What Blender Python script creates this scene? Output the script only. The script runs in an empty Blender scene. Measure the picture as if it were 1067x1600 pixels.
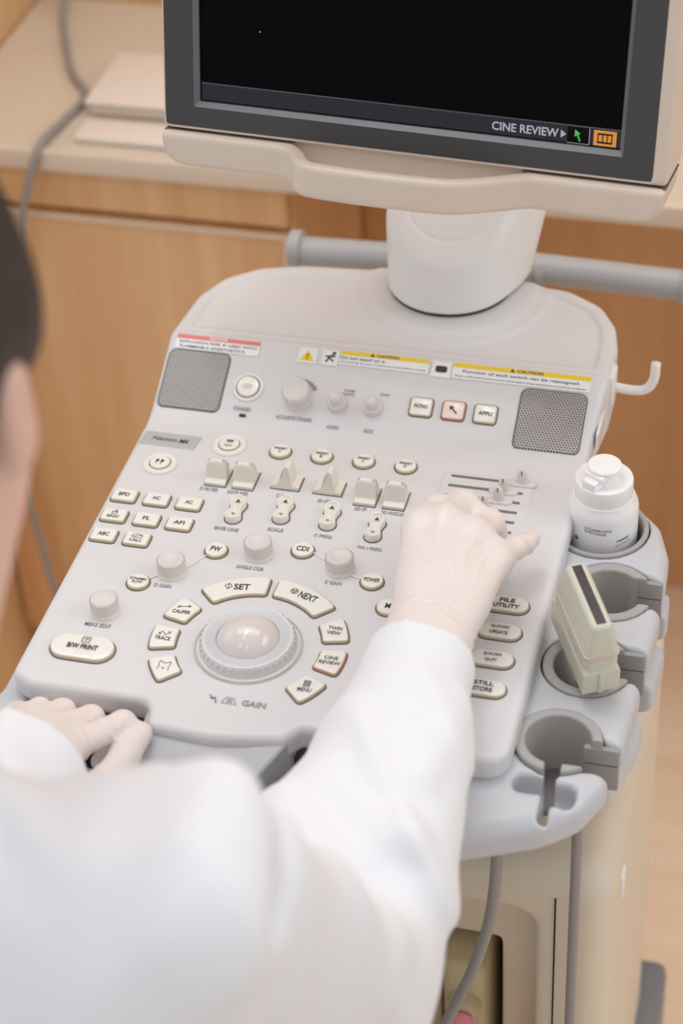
import bpy, bmesh, math
import numpy as np
from mathutils import Matrix, Vector

# ------------------------------------------------------------------ camera, world, lights, exposure
scene = bpy.context.scene
COL = scene.collection
CAM = (0.3958321, -1.0552116, 1.0500000)
cd = bpy.data.cameras.new('camera')
cam = bpy.data.objects.new('camera', cd); COL.objects.link(cam)
_r, _u, _f = (0.9673756, 0.2486758, -0.0484221), (-0.1222616, 0.6256373, 0.7704739), (-0.2218929, 0.7394175, -0.6356298)
cam.matrix_world = Matrix(((_r[0], _u[0], -_f[0], CAM[0]), (_r[1], _u[1], -_f[1], CAM[1]), (_r[2], _u[2], -_f[2], CAM[2]), (0, 0, 0, 1)))
cd.sensor_fit = 'VERTICAL'; cd.sensor_height = 36; cd.sensor_width = 24; cd.lens = 72
cd.clip_start = .05
cd.dof.use_dof = True; cd.dof.focus_distance = 1.60; cd.dof.aperture_fstop = 4.0
scene.camera = cam
vs = scene.view_settings
vs.view_transform = 'Standard'; vs.look = 'None'; vs.gamma = 1; vs.use_curve_mapping = False
vs.exposure = -0.31
w = bpy.data.worlds.new('world'); scene.world = w; w.use_nodes = True
bg = w.node_tree.nodes['Background']; bg.inputs[0].default_value = (.97, .985, 1, 1); bg.inputs[1].default_value = .78

def area(name, loc, target, sx, sy, power, col=(1, .97, .94), shape='RECTANGLE'):
    l = bpy.data.lights.new(name, 'AREA'); l.shape = shape; l.size = sx; l.size_y = sy; l.energy = power; l.color = col
    o = bpy.data.objects.new(name, l); COL.objects.link(o); o.location = loc
    o.rotation_euler = (Vector(target) - Vector(loc)).to_track_quat('-Z', 'Y').to_euler()
    return o
area('ceiling_panel_light', (-.30, .15, 2.0), (-.30, .15, 0), .24, 1.2, 3, (1, .99, .98))
area('room_light', (-.1, .75, 2.1), (.05, -.1, 0), 2.6, 1.0, 20, (.99, .99, 1))
area('fill_light', (-.3, -1.7, 2.3), (-.1, -.4, .1), 1.4, .8, 9, (1, .99, .98))
area('side_light', (-2.4, .3, 1.5), (0, .1, 0), 1.6, 1.2, 6, (.96, .98, 1))  # unseen soft area light off to the left
area('side_light', (2.5, .5, 1.6), (.1, .2, 0), 1.6, 1.2, 20, (.95, .975, 1))  # cool light added on the right to brighten that side of the deck
for dx, dy in ((0, 0), (.22, -.03), (.0, -.3), (.22, -.33)):
    area('downlight', (-.25 + dx, .62 + dy, 1.9), (-.25 + dx, .62 + dy, 0), .04, .04, .9, shape='DISK')

# ------------------------------------------------------------------ materials
def lin(c):
    return tuple(((v / 255) / 12.92 if v / 255 <= .04045 else ((v / 255 + .055) / 1.055) ** 2.4) for v in c) + (1,)
def mat(name, rgb, rough=.5, metal=0, spec=.5, coat=0, emit=None, es=1, sss=0, bump=0, bscale=400, var=0, vscale=6):
    m = bpy.data.materials.new(name); m.use_nodes = True
    nt = m.node_tree; b = nt.nodes['Principled BSDF']
    b.inputs['Base Color'].default_value = lin(rgb)
    b.inputs['Roughness'].default_value = rough; b.inputs['Metallic'].default_value = metal
    b.inputs['Specular IOR Level'].default_value = spec; b.inputs['Coat Weight'].default_value = coat
    b.inputs['Coat Roughness'].default_value = .08
    if sss:
        b.inputs['Subsurface Weight'].default_value = sss; b.inputs['Subsurface Radius'].default_value = (.01, .005, .003); b.inputs['Subsurface Scale'].default_value = .5
    if emit:
        b.inputs['Emission Color'].default_value = lin(emit); b.inputs['Emission Strength'].default_value = es
    if bump or var:
        tc = nt.nodes.new('ShaderNodeTexCoord'); n = nt.nodes.new('ShaderNodeTexNoise')
        nt.links.new(tc.outputs['Object'], n.inputs['Vector'])
    if bump:
        n.inputs['Scale'].default_value = bscale; n.inputs['Detail'].default_value = 3
        bp = nt.nodes.new('ShaderNodeBump'); bp.inputs['Strength'].default_value = bump; bp.inputs['Distance'].default_value = .001
        nt.links.new(n.outputs['Fac'], bp.inputs['Height']); nt.links.new(bp.outputs['Normal'], b.inputs['Normal'])
    if var:
        n2 = nt.nodes.new('ShaderNodeTexNoise'); n2.inputs['Scale'].default_value = vscale; n2.inputs['Detail'].default_value = 2
        nt.links.new(tc.outputs['Object'], n2.inputs['Vector'])
        mx = nt.nodes.new('ShaderNodeMixRGB'); mx.blend_type = 'MIX'
        mx.inputs[1].default_value = lin(rgb); mx.inputs[2].default_value = lin(tuple(max(0, v - var) for v in rgb))
        nt.links.new(n2.outputs['Fac'], mx.inputs[0]); nt.links.new(mx.outputs[0], b.inputs['Base Color'])
    return m

def wood(name, a, b_, scale=(28, 28, 1.6), rough=.5):
    m = bpy.data.materials.new(name); m.use_nodes = True; nt = m.node_tree; b = nt.nodes['Principled BSDF']
    tc = nt.nodes.new('ShaderNodeTexCoord'); mp = nt.nodes.new('ShaderNodeMapping'); mp.inputs['Scale'].default_value = scale
    n = nt.nodes.new('ShaderNodeTexNoise'); n.inputs['Scale'].default_value = 1.0; n.inputs['Detail'].default_value = 5; n.inputs['Roughness'].default_value = .6
    r = nt.nodes.new('ShaderNodeValToRGB'); r.color_ramp.elements[0].position = .3; r.color_ramp.elements[1].position = .72
    r.color_ramp.elements[0].color = lin(a); r.color_ramp.elements[1].color = lin(b_)
    nt.links.new(tc.outputs['Object'], mp.inputs[0]); nt.links.new(mp.outputs[0], n.inputs['Vector']); nt.links.new(n.outputs['Fac'], r.inputs[0])
    nt.links.new(r.outputs[0], b.inputs['Base Color']); b.inputs['Roughness'].default_value = rough
    return m

def grille(name):
    m = bpy.data.materials.new(name); m.use_nodes = True; nt = m.node_tree; b = nt.nodes['Principled BSDF']
    tc = nt.nodes.new('ShaderNodeTexCoord'); L = nt.links.new
    def vm(op, a, bb=None):
        n = nt.nodes.new('ShaderNodeVectorMath'); n.operation = op
        for i, s in enumerate((a, bb)):
            if s is None: continue
            if isinstance(s, tuple): n.inputs[i].default_value = s
            else: L(s, n.inputs[i])
        return n
    s = vm('MULTIPLY', tc.outputs['Object'], (1 / .0026, 1 / .0045, 0)).outputs[0]
    ds = []
    for off in ((0, 0, 0), (.5, .5, 0)):
        f = vm('FRACTION', vm('ADD', s, off).outputs[0]).outputs[0]
        f = vm('SUBTRACT', f, (.5, .5, 0)).outputs[0]
        f = vm('MULTIPLY', f, (.0026, .0045, 0)).outputs[0]
        ds.append(vm('LENGTH', f).outputs['Value'])
    mn = nt.nodes.new('ShaderNodeMath'); mn.operation = 'MINIMUM'; L(ds[0], mn.inputs[0]); L(ds[1], mn.inputs[1])
    lt = nt.nodes.new('ShaderNodeMath'); lt.operation = 'LESS_THAN'; L(mn.outputs[0], lt.inputs[0]); lt.inputs[1].default_value = .00078
    mx = nt.nodes.new('ShaderNodeMixRGB'); L(lt.outputs[0], mx.inputs[0]); mx.inputs[1].default_value = lin((178, 172, 170)); mx.inputs[2].default_value = lin((62, 58, 58))
    L(mx.outputs[0], b.inputs['Base Color']); b.inputs['Roughness'].default_value = .4; b.inputs['Metallic'].default_value = .25
    return m

M = dict(
    panel=mat('warm_white_plastic', (220, 218, 219), .42, bump=.05, bscale=900),
    white=mat('white_plastic', (236, 233, 231), .4),
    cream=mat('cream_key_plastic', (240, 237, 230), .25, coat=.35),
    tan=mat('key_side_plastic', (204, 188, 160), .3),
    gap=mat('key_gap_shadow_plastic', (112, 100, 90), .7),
    pinkkey=mat('pinkish_lit_key', (243, 222, 208), .25, coat=.3),
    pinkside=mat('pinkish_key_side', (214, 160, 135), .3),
    knob=mat('knob_plastic', (222, 215, 212), .45),
    switch=mat('switch_plastic', (234, 228, 218), .4),
    grey=mat('tray_grey_plastic', (199, 200, 205), .38, bump=.04, bscale=900),
    dgrey=mat('palm_rest_grey_plastic', (186, 187, 190), .5),
    insert=mat('holder_insert_plastic', (172, 168, 166), .5),
    slotgrey=mat('slot_wall_shade_grey', (158, 155, 156), .5),
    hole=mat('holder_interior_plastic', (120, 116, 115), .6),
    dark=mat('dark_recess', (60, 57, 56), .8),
    black=mat('black_gap', (24, 22, 22), .8),
    ink=mat('dark_grey_ink', (58, 56, 60), .6),
    capink=mat('grey_caption_ink', (150, 144, 144), .6),
    ball=mat('trackball_gloss', (222, 212, 208), .12, coat=.6),
    ringgrey=mat('trackball_ring_grey', (205, 206, 209), .35),
    grille=grille('speaker_grille_metal'),
    label=mat('label_white', (240, 240, 240), .18, spec=.7),
    yellow=mat('label_yellow', (245, 208, 30), .25, spec=.6),
    red=mat('label_red', (232, 120, 112), .25),
    silver=mat('badge_silver', (196, 203, 209), .3, metal=.3),
    monitor=mat('monitor_shell_beige', (213, 196, 180), .42, bump=.04, bscale=900),
    bezel=mat('monitor_bezel_charcoal', (62, 61, 62), .5),
    bezeledge=mat('monitor_bezel_lip', (110, 112, 116), .4),
    screen=mat('screen_black', (6, 4, 4), .3, spec=.06),
    bar=mat('screen_status_bar', (12, 12, 14), .35, spec=.15, emit=(42, 43, 50), es=1),
    sline=mat('screen_line', (30, 30, 36), .4, emit=(78, 80, 96), es=1),
    stext=mat('screen_text', (60, 60, 66), .4, emit=(172, 174, 186), es=1),
    sgreen=mat('screen_green', (10, 80, 30), .4, emit=(50, 190, 90), es=1),
    sorange=mat('screen_orange', (120, 70, 20), .4, emit=(206, 140, 60), es=1),
    sdark=mat('screen_icon_dark', (10, 8, 6), .4, spec=.1),
    bottle=mat('bottle_white', (244, 243, 243), .35, sss=.1),
    blueink=mat('blue_ink', (70, 98, 150), .5),
    probe=mat('probe_ivory_plastic', (208, 206, 190), .32, coat=.2),
    pinkline=mat('probe_pink_band', (214, 186, 180), .4),
    lens=mat('probe_rubber_lens', (88, 80, 80), .3, coat=.3, var=30, vscale=60),
    cable=mat('grey_cable_rubber', (150, 145, 142), .5),
    pipe=mat('grey_painted_tube', (176, 176, 178), .4),
    cart=mat('cart_beige_plastic', (224, 210, 190), .5),
    cartin=mat('cart_recess_tan', (186, 165, 142), .55),
    conn=mat('connector_yellow_beige', (206, 188, 150), .5),
    pink=mat('pink_plug_boot', (250, 150, 168), .5),
    coat=mat('white_coat_fabric', (236, 236, 240), .85, spec=.2, bump=.12, bscale=1500),
    glove=mat('latex_glove', (238, 226, 221), .42, sss=.18, var=9, vscale=25),
    cuffroll=mat('latex_glove_bead', (236, 206, 182), .45),
    skin=mat('skin', (224, 182, 166), .5, sss=.2),
    hair=mat('dark_brown_hair', (44, 36, 36), .55, bump=.5, bscale=300),
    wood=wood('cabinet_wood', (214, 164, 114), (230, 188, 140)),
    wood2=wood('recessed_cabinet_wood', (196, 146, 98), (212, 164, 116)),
    wallwood=wood('wall_wood', (206, 164, 114), (228, 190, 144)),
    counter=mat('countertop_laminate', (222, 208, 190), .4, var=14, vscale=7),
    edge=mat('countertop_edge', (224, 206, 186), .5),
    floor=wood('floor_wood', (240, 210, 178), (250, 226, 198), (3, 30, 30)),
    box=mat('frosted_plastic_box', (232, 222, 212), .3),
    steel=mat('grey_bumper', (128, 131, 136), .5),
)

# ------------------------------------------------------------------ helpers
def link(o, parent=None):
    COL.objects.link(o)
    if parent is not None: o.parent = parent
    return o
def thing(name, label, cat, loc=(0, 0, 0), group=None):
    o = bpy.data.objects.new(name, None); COL.objects.link(o); o.location = loc; o.empty_display_size = .05
    o['label'] = label; o['category'] = cat
    if group: o['group'] = group
    return o
def tag(o, label, cat, group=None):
    o['label'] = label; o['category'] = cat
    if group: o['group'] = group
    return o
def wparent(o, parent):
    """parent while keeping the world coordinates the mesh was modelled in"""
    o.parent = parent
    o.matrix_parent_inverse = parent_world(parent).inverted()
    return o
def parent_world(p):
    m = Matrix.Translation(p.location)
    if p.rotation_mode == 'XYZ': m = m @ p.rotation_euler.to_matrix().to_4x4()
    if p.parent is not None:
        m = parent_world(p.parent) @ p.matrix_parent_inverse @ m
    return m
def mesh_obj(name, bm, mats, parent=None, smooth=True, Mx=None, label=None, centre=True):
    me = bpy.data.meshes.new(name)
    bmesh.ops.recalc_face_normals(bm, faces=bm.faces)
    if Mx is not None: bm.transform(Mx)
    bm.to_mesh(me); bm.free()
    return finish(name, me, mats, parent, smooth, label, centre)
def finish(name, me, mats, parent=None, smooth=True, label=None, centre=True):
    for m_ in (mats if isinstance(mats, (list, tuple)) else [mats]): me.materials.append(M[m_])
    if smooth and len(me.polygons):
        me.polygons.foreach_set('use_smooth', [True] * len(me.polygons))
        if smooth == 'auto': me.set_sharp_from_angle(angle=math.radians(38))
    o = bpy.data.objects.new(name, me); COL.objects.link(o)
    if centre and len(me.vertices):
        co = np.empty(len(me.vertices) * 3, dtype=np.float32); me.vertices.foreach_get('co', co); co = co.reshape(-1, 3)
        mid = (co.min(0) + co.max(0)) / 2; co -= mid; me.vertices.foreach_set('co', co.ravel()); me.update()
        o.location = Vector([float(v) for v in mid])
    if parent is not None: wparent(o, parent)
    if label: o['label'] = label
    return o

# --- signed distance meshing
def sdf_mesh(name, fn, lo, hi, vox, mats, parent=None, label=None, post=None, smooth=True):
    import openvdb
    ax = [np.arange(lo[i], hi[i] + vox, vox, dtype=np.float32) for i in range(3)]
    X = ax[0][:, None, None]; Y = ax[1][None, :, None]; Z = ax[2][None, None, :]
    D = np.broadcast_to(fn(X, Y, Z), (len(ax[0]), len(ax[1]), len(ax[2])))
    D = np.ascontiguousarray(np.clip(D, -3 * vox, 3 * vox), dtype=np.float32)
    g = openvdb.FloatGrid(3 * vox); g.copyFromArray(D)
    P, Q = g.convertToQuads(isovalue=0.0)
    P = np.asarray(P, dtype=np.float32) * vox + np.array(lo, dtype=np.float32); Q = np.asarray(Q)
    if post is not None: P = post(P)
    me = bpy.data.meshes.new(name)
    me.vertices.add(len(P)); me.vertices.foreach_set('co', P.astype(np.float32).ravel())
    me.loops.add(len(Q) * 4); me.loops.foreach_set('vertex_index', Q.ravel()[:].astype(np.int32))
    me.polygons.add(len(Q)); me.polygons.foreach_set('loop_start', np.arange(0, len(Q) * 4, 4, dtype=np.int32))
    me.update(calc_edges=True); me.validate()
    # outward normals
    if len(Q):
        v = P[Q[:, :3]]; 
        vol = np.einsum('ij,ij->', v[:, 0].astype(np.float64), np.cross(v[:, 1], v[:, 2]).astype(np.float64))
        if vol < 0: me.flip_normals()
    return finish(name, me, mats, parent, smooth, label)
def smin(a, b, k):
    h = np.clip(.5 + .5 * (b - a) / k, 0, 1); return b + (a - b) * h - k * h * (1 - h)
def smax(a, b, k): return -smin(-a, -b, k)
def cap(X, Y, Z, a, b, ra, rb):
    ax, ay, az = a; d = (b[0] - ax, b[1] - ay, b[2] - az); L = d[0] ** 2 + d[1] ** 2 + d[2] ** 2 + 1e-12
    h = np.clip(((X - ax) * d[0] + (Y - ay) * d[1] + (Z - az) * d[2]) / L, 0, 1)
    return np.sqrt((X - ax - h * d[0]) ** 2 + (Y - ay - h * d[1]) ** 2 + (Z - az - h * d[2]) ** 2) - (ra + (rb - ra) * h)
def ell(X, Y, Z, c, r):
    k0 = np.sqrt(((X - c[0]) / r[0]) ** 2 + ((Y - c[1]) / r[1]) ** 2 + ((Z - c[2]) / r[2]) ** 2)
    k1 = np.sqrt(((X - c[0]) / r[0] ** 2) ** 2 + ((Y - c[1]) / r[1] ** 2) ** 2 + ((Z - c[2]) / r[2] ** 2) ** 2) + 1e-9
    return k0 * (k0 - 1) / k1
def rbox(X, Y, Z, c, h, r):
    qx = np.abs(X - c[0]) - h[0] + r; qy = np.abs(Y - c[1]) - h[1] + r; qz = np.abs(Z - c[2]) - h[2] + r
    return np.sqrt(np.maximum(qx, 0) ** 2 + np.maximum(qy, 0) ** 2 + np.maximum(qz, 0) ** 2) + np.minimum(np.maximum(qx, np.maximum(qy, qz)), 0) - r
def rint(a, b, r):
    """rounded intersection"""
    return np.sqrt(np.maximum(a + r, 0) ** 2 + np.maximum(b + r, 0) ** 2) + np.minimum(np.maximum(a + r, b + r), 0) - r
def poly2(X, Y, pts):
    """signed distance to a closed polygon, X (n,1,1) Y (1,m,1)"""
    p = np.array(pts, dtype=np.float32); n = len(p)
    d = None; inside = np.zeros(np.broadcast(X, Y).shape, dtype=bool)
    for i in range(n):
        a = p[i]; b = p[(i + 1) % n]; e = b - a; L = float(e @ e) + 1e-14
        h = np.clip(((X - a[0]) * e[0] + (Y - a[1]) * e[1]) / L, 0, 1)
        q = (X - a[0] - h * e[0]) ** 2 + (Y - a[1] - h * e[1]) ** 2
        d = q if d is None else np.minimum(d, q)
        if a[1] != b[1]:
            c = ((a[1] > Y) != (b[1] > Y)) & (X < (b[0] - a[0]) * (Y - a[1]) / (b[1] - a[1]) + a[0])
            inside ^= c
    d = np.sqrt(d); return np.where(inside, -d, d)
def round_poly(pts, r, n=6):
    """pts: (x,y) or (x,y,r) -> polyline with rounded corners"""
    out = []; N = len(pts)
    for i in range(N):
        p = np.array(pts[i][:2], float); ri = pts[i][2] if len(pts[i]) > 2 else r
        a = np.array(pts[i - 1][:2], float); b = np.array(pts[(i + 1) % N][:2], float)
        u = a - p; lu = np.linalg.norm(u); u /= lu; v = b - p; lv = np.linalg.norm(v); v /= lv
        ang = math.acos(max(-1, min(1, float(u @ v)))); 
        if ang > 3.1 or ri <= 0: out.append(tuple(p)); continue
        t = min(ri / math.tan(ang / 2), .49 * lu, .49 * lv)
        p0 = p + u * t; p1 = p + v * t
        for k in range(n + 1):
            s = k / n; out.append(tuple((1 - s) ** 2 * p0 + 2 * s * (1 - s) * p + s * s * p1))
    return out
def rrect(w, h, r, n=5):
    return round_poly([(-w / 2, -h / 2), (w / 2, -h / 2), (w / 2, h / 2), (-w / 2, h / 2)], r, n)
def circle(r, n=40, c=(0, 0)): return [(c[0] + r * math.cos(2 * math.pi * i / n), c[1] + r * math.sin(2 * math.pi * i / n)) for i in range(n)]
def stadium(w, h, n=12):
    r = h / 2; o = []
    for i in range(n + 1): a = -math.pi / 2 + math.pi * i / n; o.append((w / 2 - r + r * math.cos(a), r * math.sin(a)))
    for i in range(n + 1): a = math.pi / 2 + math.pi * i / n; o.append((-w / 2 + r + r * math.cos(a), r * math.sin(a)))
    return o
def offset(poly, d):
    p = np.array(poly); n = len(p); a = np.roll(p, 1, 0); b = np.roll(p, -1, 0)
    e1 = p - a; e2 = b - p; l1 = np.linalg.norm(e1, axis=1)[:, None] + 1e-12; l2 = np.linalg.norm(e2, axis=1)[:, None] + 1e-12
    n1 = np.stack([e1[:, 1], -e1[:, 0]], 1) / l1; n2 = np.stack([e2[:, 1], -e2[:, 0]], 1) / l2
    m = n1 + n2; m /= np.linalg.norm(m, axis=1)[:, None] + 1e-12
    c = np.clip((m * n1).sum(1), .5, 1)[:, None]
    area_ = np.sum(p[:, 0] * b[:, 1] - b[:, 0] * p[:, 1])
    return p + m * (d / c) * (1 if area_ > 0 else -1)
def slab(poly, levels, bm=None, caps=True, bottom=True):
    """levels: (outward offset, z, material index of the ring BELOW this level)"""
    bm = bm or bmesh.new(); rings = []
    for lv in levels:
        q = offset(poly, lv[0]); rings.append([bm.verts.new((x, y, lv[1])) for x, y in q])
    n = len(poly)
    for k in range(1, len(rings)):
        for i in range(n):
            f = bm.faces.new((rings[k - 1][i], rings[k - 1][(i + 1) % n], rings[k][(i + 1) % n], rings[k][i]))
            f.material_index = levels[k][2] if len(levels[k]) > 2 else 0
    if caps:
        f = bm.faces.new(rings[-1]); f.material_index = levels[-1][2] if len(levels[-1]) > 2 else 0
        if bottom: bm.faces.new(rings[0][::-1])
    return bm
def lathe(prof, n=48, bm=None, mi=None):
    bm = bm or bmesh.new(); rings = []
    for r, z in prof:
        if r < 1e-6: rings.append([bm.verts.new((0, 0, z))])
        else: rings.append([bm.verts.new((r * math.cos(2 * math.pi * i / n), r * math.sin(2 * math.pi * i / n), z)) for i in range(n)])
    for k in range(1, len(rings)):
        a, b = rings[k - 1], rings[k]
        for i in range(n):
            j = (i + 1) % n
            if len(a) == 1 and len(b) == 1: continue
            if len(a) == 1: f = bm.faces.new((a[0], b[i], b[j]))
            elif len(b) == 1: f = bm.faces.new((a[i], a[j], b[0]))
            else: f = bm.faces.new((a[i], a[j], b[j], b[i]))
            if mi: f.material_index = mi[k]
    return bm
def box(bm, lo, hi, mi=0, Mx=None):
    v = [bm.verts.new((x, y, z)) for x in (lo[0], hi[0]) for y in (lo[1], hi[1]) for z in (lo[2], hi[2])]
    for q in ((0, 1, 3, 2), (4, 6, 7, 5), (0, 4, 5, 1), (2, 3, 7, 6), (0, 2, 6, 4), (1, 5, 7, 3)):
        f = bm.faces.new([v[i] for i in q]); f.material_index = mi
    if Mx is not None: bmesh.ops.transform(bm, matrix=Mx, verts=v)
    return bm
def bevbox(lo, hi, r=.003, seg=3):
    bm = bmesh.new(); box(bm, lo, hi)
    bmesh.ops.bevel(bm, geom=bm.edges[:] + bm.verts[:], offset=r, segments=seg, profile=.5, affect='EDGES')
    return bm
def catmull(pts, n=8):
    P = [Vector(p) for p in pts]; P = [2 * P[0] - P[1]] + P + [2 * P[-1] - P[-2]]; out = []
    for i in range(1, len(P) - 2):
        for k in range(n):
            t = k / n
            out.append(.5 * ((2 * P[i]) + (-P[i - 1] + P[i + 1]) * t + (2 * P[i - 1] - 5 * P[i] + 4 * P[i + 1] - P[i + 2]) * t * t + (-P[i - 1] + 3 * P[i] - 3 * P[i + 1] + P[i + 2]) * t ** 3))
    out.append(P[-2]); return out
def tube(pts, r, n=16, bm=None, smooth_n=8):
    bm = bm or bmesh.new(); path = catmull(pts, smooth_n) if smooth_n else [Vector(p) for p in pts]; N = len(path)
    rs = r if isinstance(r, (list, tuple)) else [r] * N
    if len(rs) != N: rs = [rs[min(len(rs) - 1, int(i / (N - 1) * (len(rs) - 1)))] for i in range(N)]
    prev = None; rings = []
    for i, p in enumerate(path):
        t = (path[min(i + 1, N - 1)] - path[max(i - 1, 0)]).normalized()
        if prev is None: u = t.orthogonal().normalized()
        else: u = (prev - t * prev.dot(t)).normalized()
        prev = u; v = t.cross(u)
        rings.append([bm.verts.new(p + (u * math.cos(2 * math.pi * k / n) + v * math.sin(2 * math.pi * k / n)) * rs[i]) for k in range(n)])
    for a, b in zip(rings, rings[1:]):
        for k in range(n): bm.faces.new((a[k], a[(k + 1) % n], b[(k + 1) % n], b[k]))
    bm.faces.new(rings[0][::-1]); bm.faces.new(rings[-1]); return bm
def ribbon(bm, pts, w, z=0, closed=False):
    """flat stroke in the xy plane"""
    pts = [np.array(p, float) for p in pts]
    segs = list(zip(pts, pts[1:])) + ([(pts[-1], pts[0])] if closed else [])
    for a, b in segs:
        d = b - a; L = np.linalg.norm(d)
        if L < 1e-9: continue
        d /= L; n = np.array([-d[1], d[0]]) * w / 2; a = a - d * w * .3; b = b + d * w * .3
        vs_ = [bm.verts.new((q[0], q[1], z)) for q in (a + n, a - n, b - n, b + n)]; bm.faces.new(vs_)
    return bm
def flat(bm, poly, z=0, mi=0):
    f = bm.faces.new([bm.verts.new((x, y, z)) for x, y in poly]); f.material_index = mi; return bm
def text_mesh(s, w=None, h=.003, bold=0, shear=0):
    cu = bpy.data.curves.new('t', 'FONT'); cu.body = s; cu.align_x = 'CENTER'; cu.align_y = 'CENTER'; cu.offset = bold; cu.shear = shear; cu.resolution_u = 3
    cu.space_line = .9
    o = bpy.data.objects.new('t', cu); COL.objects.link(o)
    me = bpy.data.meshes.new_from_object(o); bpy.data.objects.remove(o); bpy.data.curves.remove(cu)
    co = np.empty(len(me.vertices) * 3, dtype=np.float32); me.vertices.foreach_get('co', co); co = co.reshape(-1, 3)
    lo, hi = co.min(0), co.max(0); mid = (lo + hi) / 2; co -= mid
    sy = h / (hi[1] - lo[1]); sx = sy if w is None else w / (hi[0] - lo[0])
    co[:, 0] *= sx; co[:, 1] *= sy; co[:, 2] = 0
    me.vertices.foreach_set('co', co.ravel()); me.update()
    return me
def text(s, Mx, u, v, wz=0, w=None, h=.003, m='ink', parent=None, rot=0, bold=.02, name='lettering', shear=0):
    me = text_mesh(s, w, h, bold, shear)
    T = Mx @ Matrix.Translation((u, v, wz)) @ Matrix.Rotation(rot, 4, 'Z')
    me.transform(T)
    return finish(name, me, m, parent, False)
def place(Mx, u, v, wz=0, rot=0): return Mx @ Matrix.Translation((u, v, wz)) @ Matrix.Rotation(rot, 4, 'Z')
I4 = Matrix.Identity(4)
FLAT = I4
SL = Matrix.Translation((0, .262, 0)) @ Matrix.Rotation(math.radians(28), 4, 'X')      # sloping upper fascia
def sv(y): return (y - .262) / math.cos(math.radians(28))

# ------------------------------------------------------------------ the setting
FZ = -.92
def struct(o): o['kind'] = 'structure'; return o
bm = bmesh.new(); box(bm, (-.80, -2.2, FZ - .05), (2.6, 1.33, FZ)); struct(mesh_obj('floor', bm, 'floor', smooth=False))
bm = bmesh.new(); box(bm, (-.80, 1.222, FZ), (2.6, 1.33, 1.6)); struct(mesh_obj('wall_back', bm, 'wallwood', smooth=False))
bm = bmesh.new(); box(bm, (-.80, .70, FZ), (-.650, 1.221, 1.6)); struct(mesh_obj('wall_left', bm, 'wallwood', smooth=False))

CT = -.098      # countertop height
cab = thing('base_cabinet', 'light brown wood-grain cabinet with framed door under the pale countertop, left of the machine', 'cabinet', (-.43, 1.03, FZ))
mesh_obj('carcass', bevbox((-.648, .872, FZ + .001), (-.218, 1.21, CT - .027), .002, 1), 'wood', cab, 'auto')
mesh_obj('drawer', bevbox((-.646, .856, CT - .084), (-.2205, .871, CT - .030), .003), 'wood', cab, 'auto')
mesh_obj('door', bevbox((-.646, .856, FZ + .05), (-.2205, .871, CT - .092), .003), 'wood', cab, 'auto')
mesh_obj('top_edge_strip', bevbox((-.646, .8535, CT - .0985), (-.2205, .8565, CT - .0925), .001, 1), 'edge', cab, False)
mesh_obj('side_edge_strip', bevbox((-.2265, .8535, FZ + .05), (-.2205, .8565, CT - .0990), .001, 1), 'edge', cab, False)
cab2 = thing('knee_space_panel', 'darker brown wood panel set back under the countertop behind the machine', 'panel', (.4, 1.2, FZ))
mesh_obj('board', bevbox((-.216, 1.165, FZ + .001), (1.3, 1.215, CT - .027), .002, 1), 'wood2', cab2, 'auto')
ct = thing('countertop', 'pale beige laminate countertop along the back wall', 'countertop', (.3, 1.03, CT))
mesh_obj('slab', bevbox((-.648, .846, CT - .025), (1.3, 1.220, CT), .004), 'counter', ct, 'auto')
mesh_obj('edge_band', bevbox((-.648, .838, CT - .026), (1.3, .847, CT + .001), .003), 'edge', ct, 'auto')
bx = thing('storage_box', 'frosted pale flat plastic box on the countertop beside the monitor', 'box', (-.40, .99, CT))
mesh_obj('tub', bevbox((-.475, .925, CT + .001), (-.33, 1.045, CT + .016), .006), 'box', bx)
mesh_obj('lid', bevbox((-.478, .922, CT + .0165), (-.327, 1.048, CT + .021), .002), 'box', bx)
pk = mesh_obj('paper_packet', bevbox((-.470, .862, CT + .001), (-.330, .905, CT + .010), .003), 'box'); tag(pk, 'thin white packet lying along the countertop edge left of the monitor', 'packet')
# long grey power cable over the counter edge
cb = mesh_obj('power_cable', tube([(-.606, 1.207, .10), (-.607, 1.206, -.06), (-.590, 1.15, CT + .006), (-.560, 1.08, CT + .006), (-.528, 1.015, CT + .006), (-.492, .962, CT + .006), (-.497, .900, CT + .006), (-.503, .845, CT + .007), (-.512, .828, CT - .02), (-.535, .826, -.19), (-.575, .826, -.38), (-.598, .826, -.52), (-.590, .826, -.64), (-.578, .826, -.78), (-.565, .826, -.90)], .0046), 'cable')
tag(cb, 'thin grey cable draped over the countertop edge and hanging down the cabinet at left', 'cable')

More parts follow.
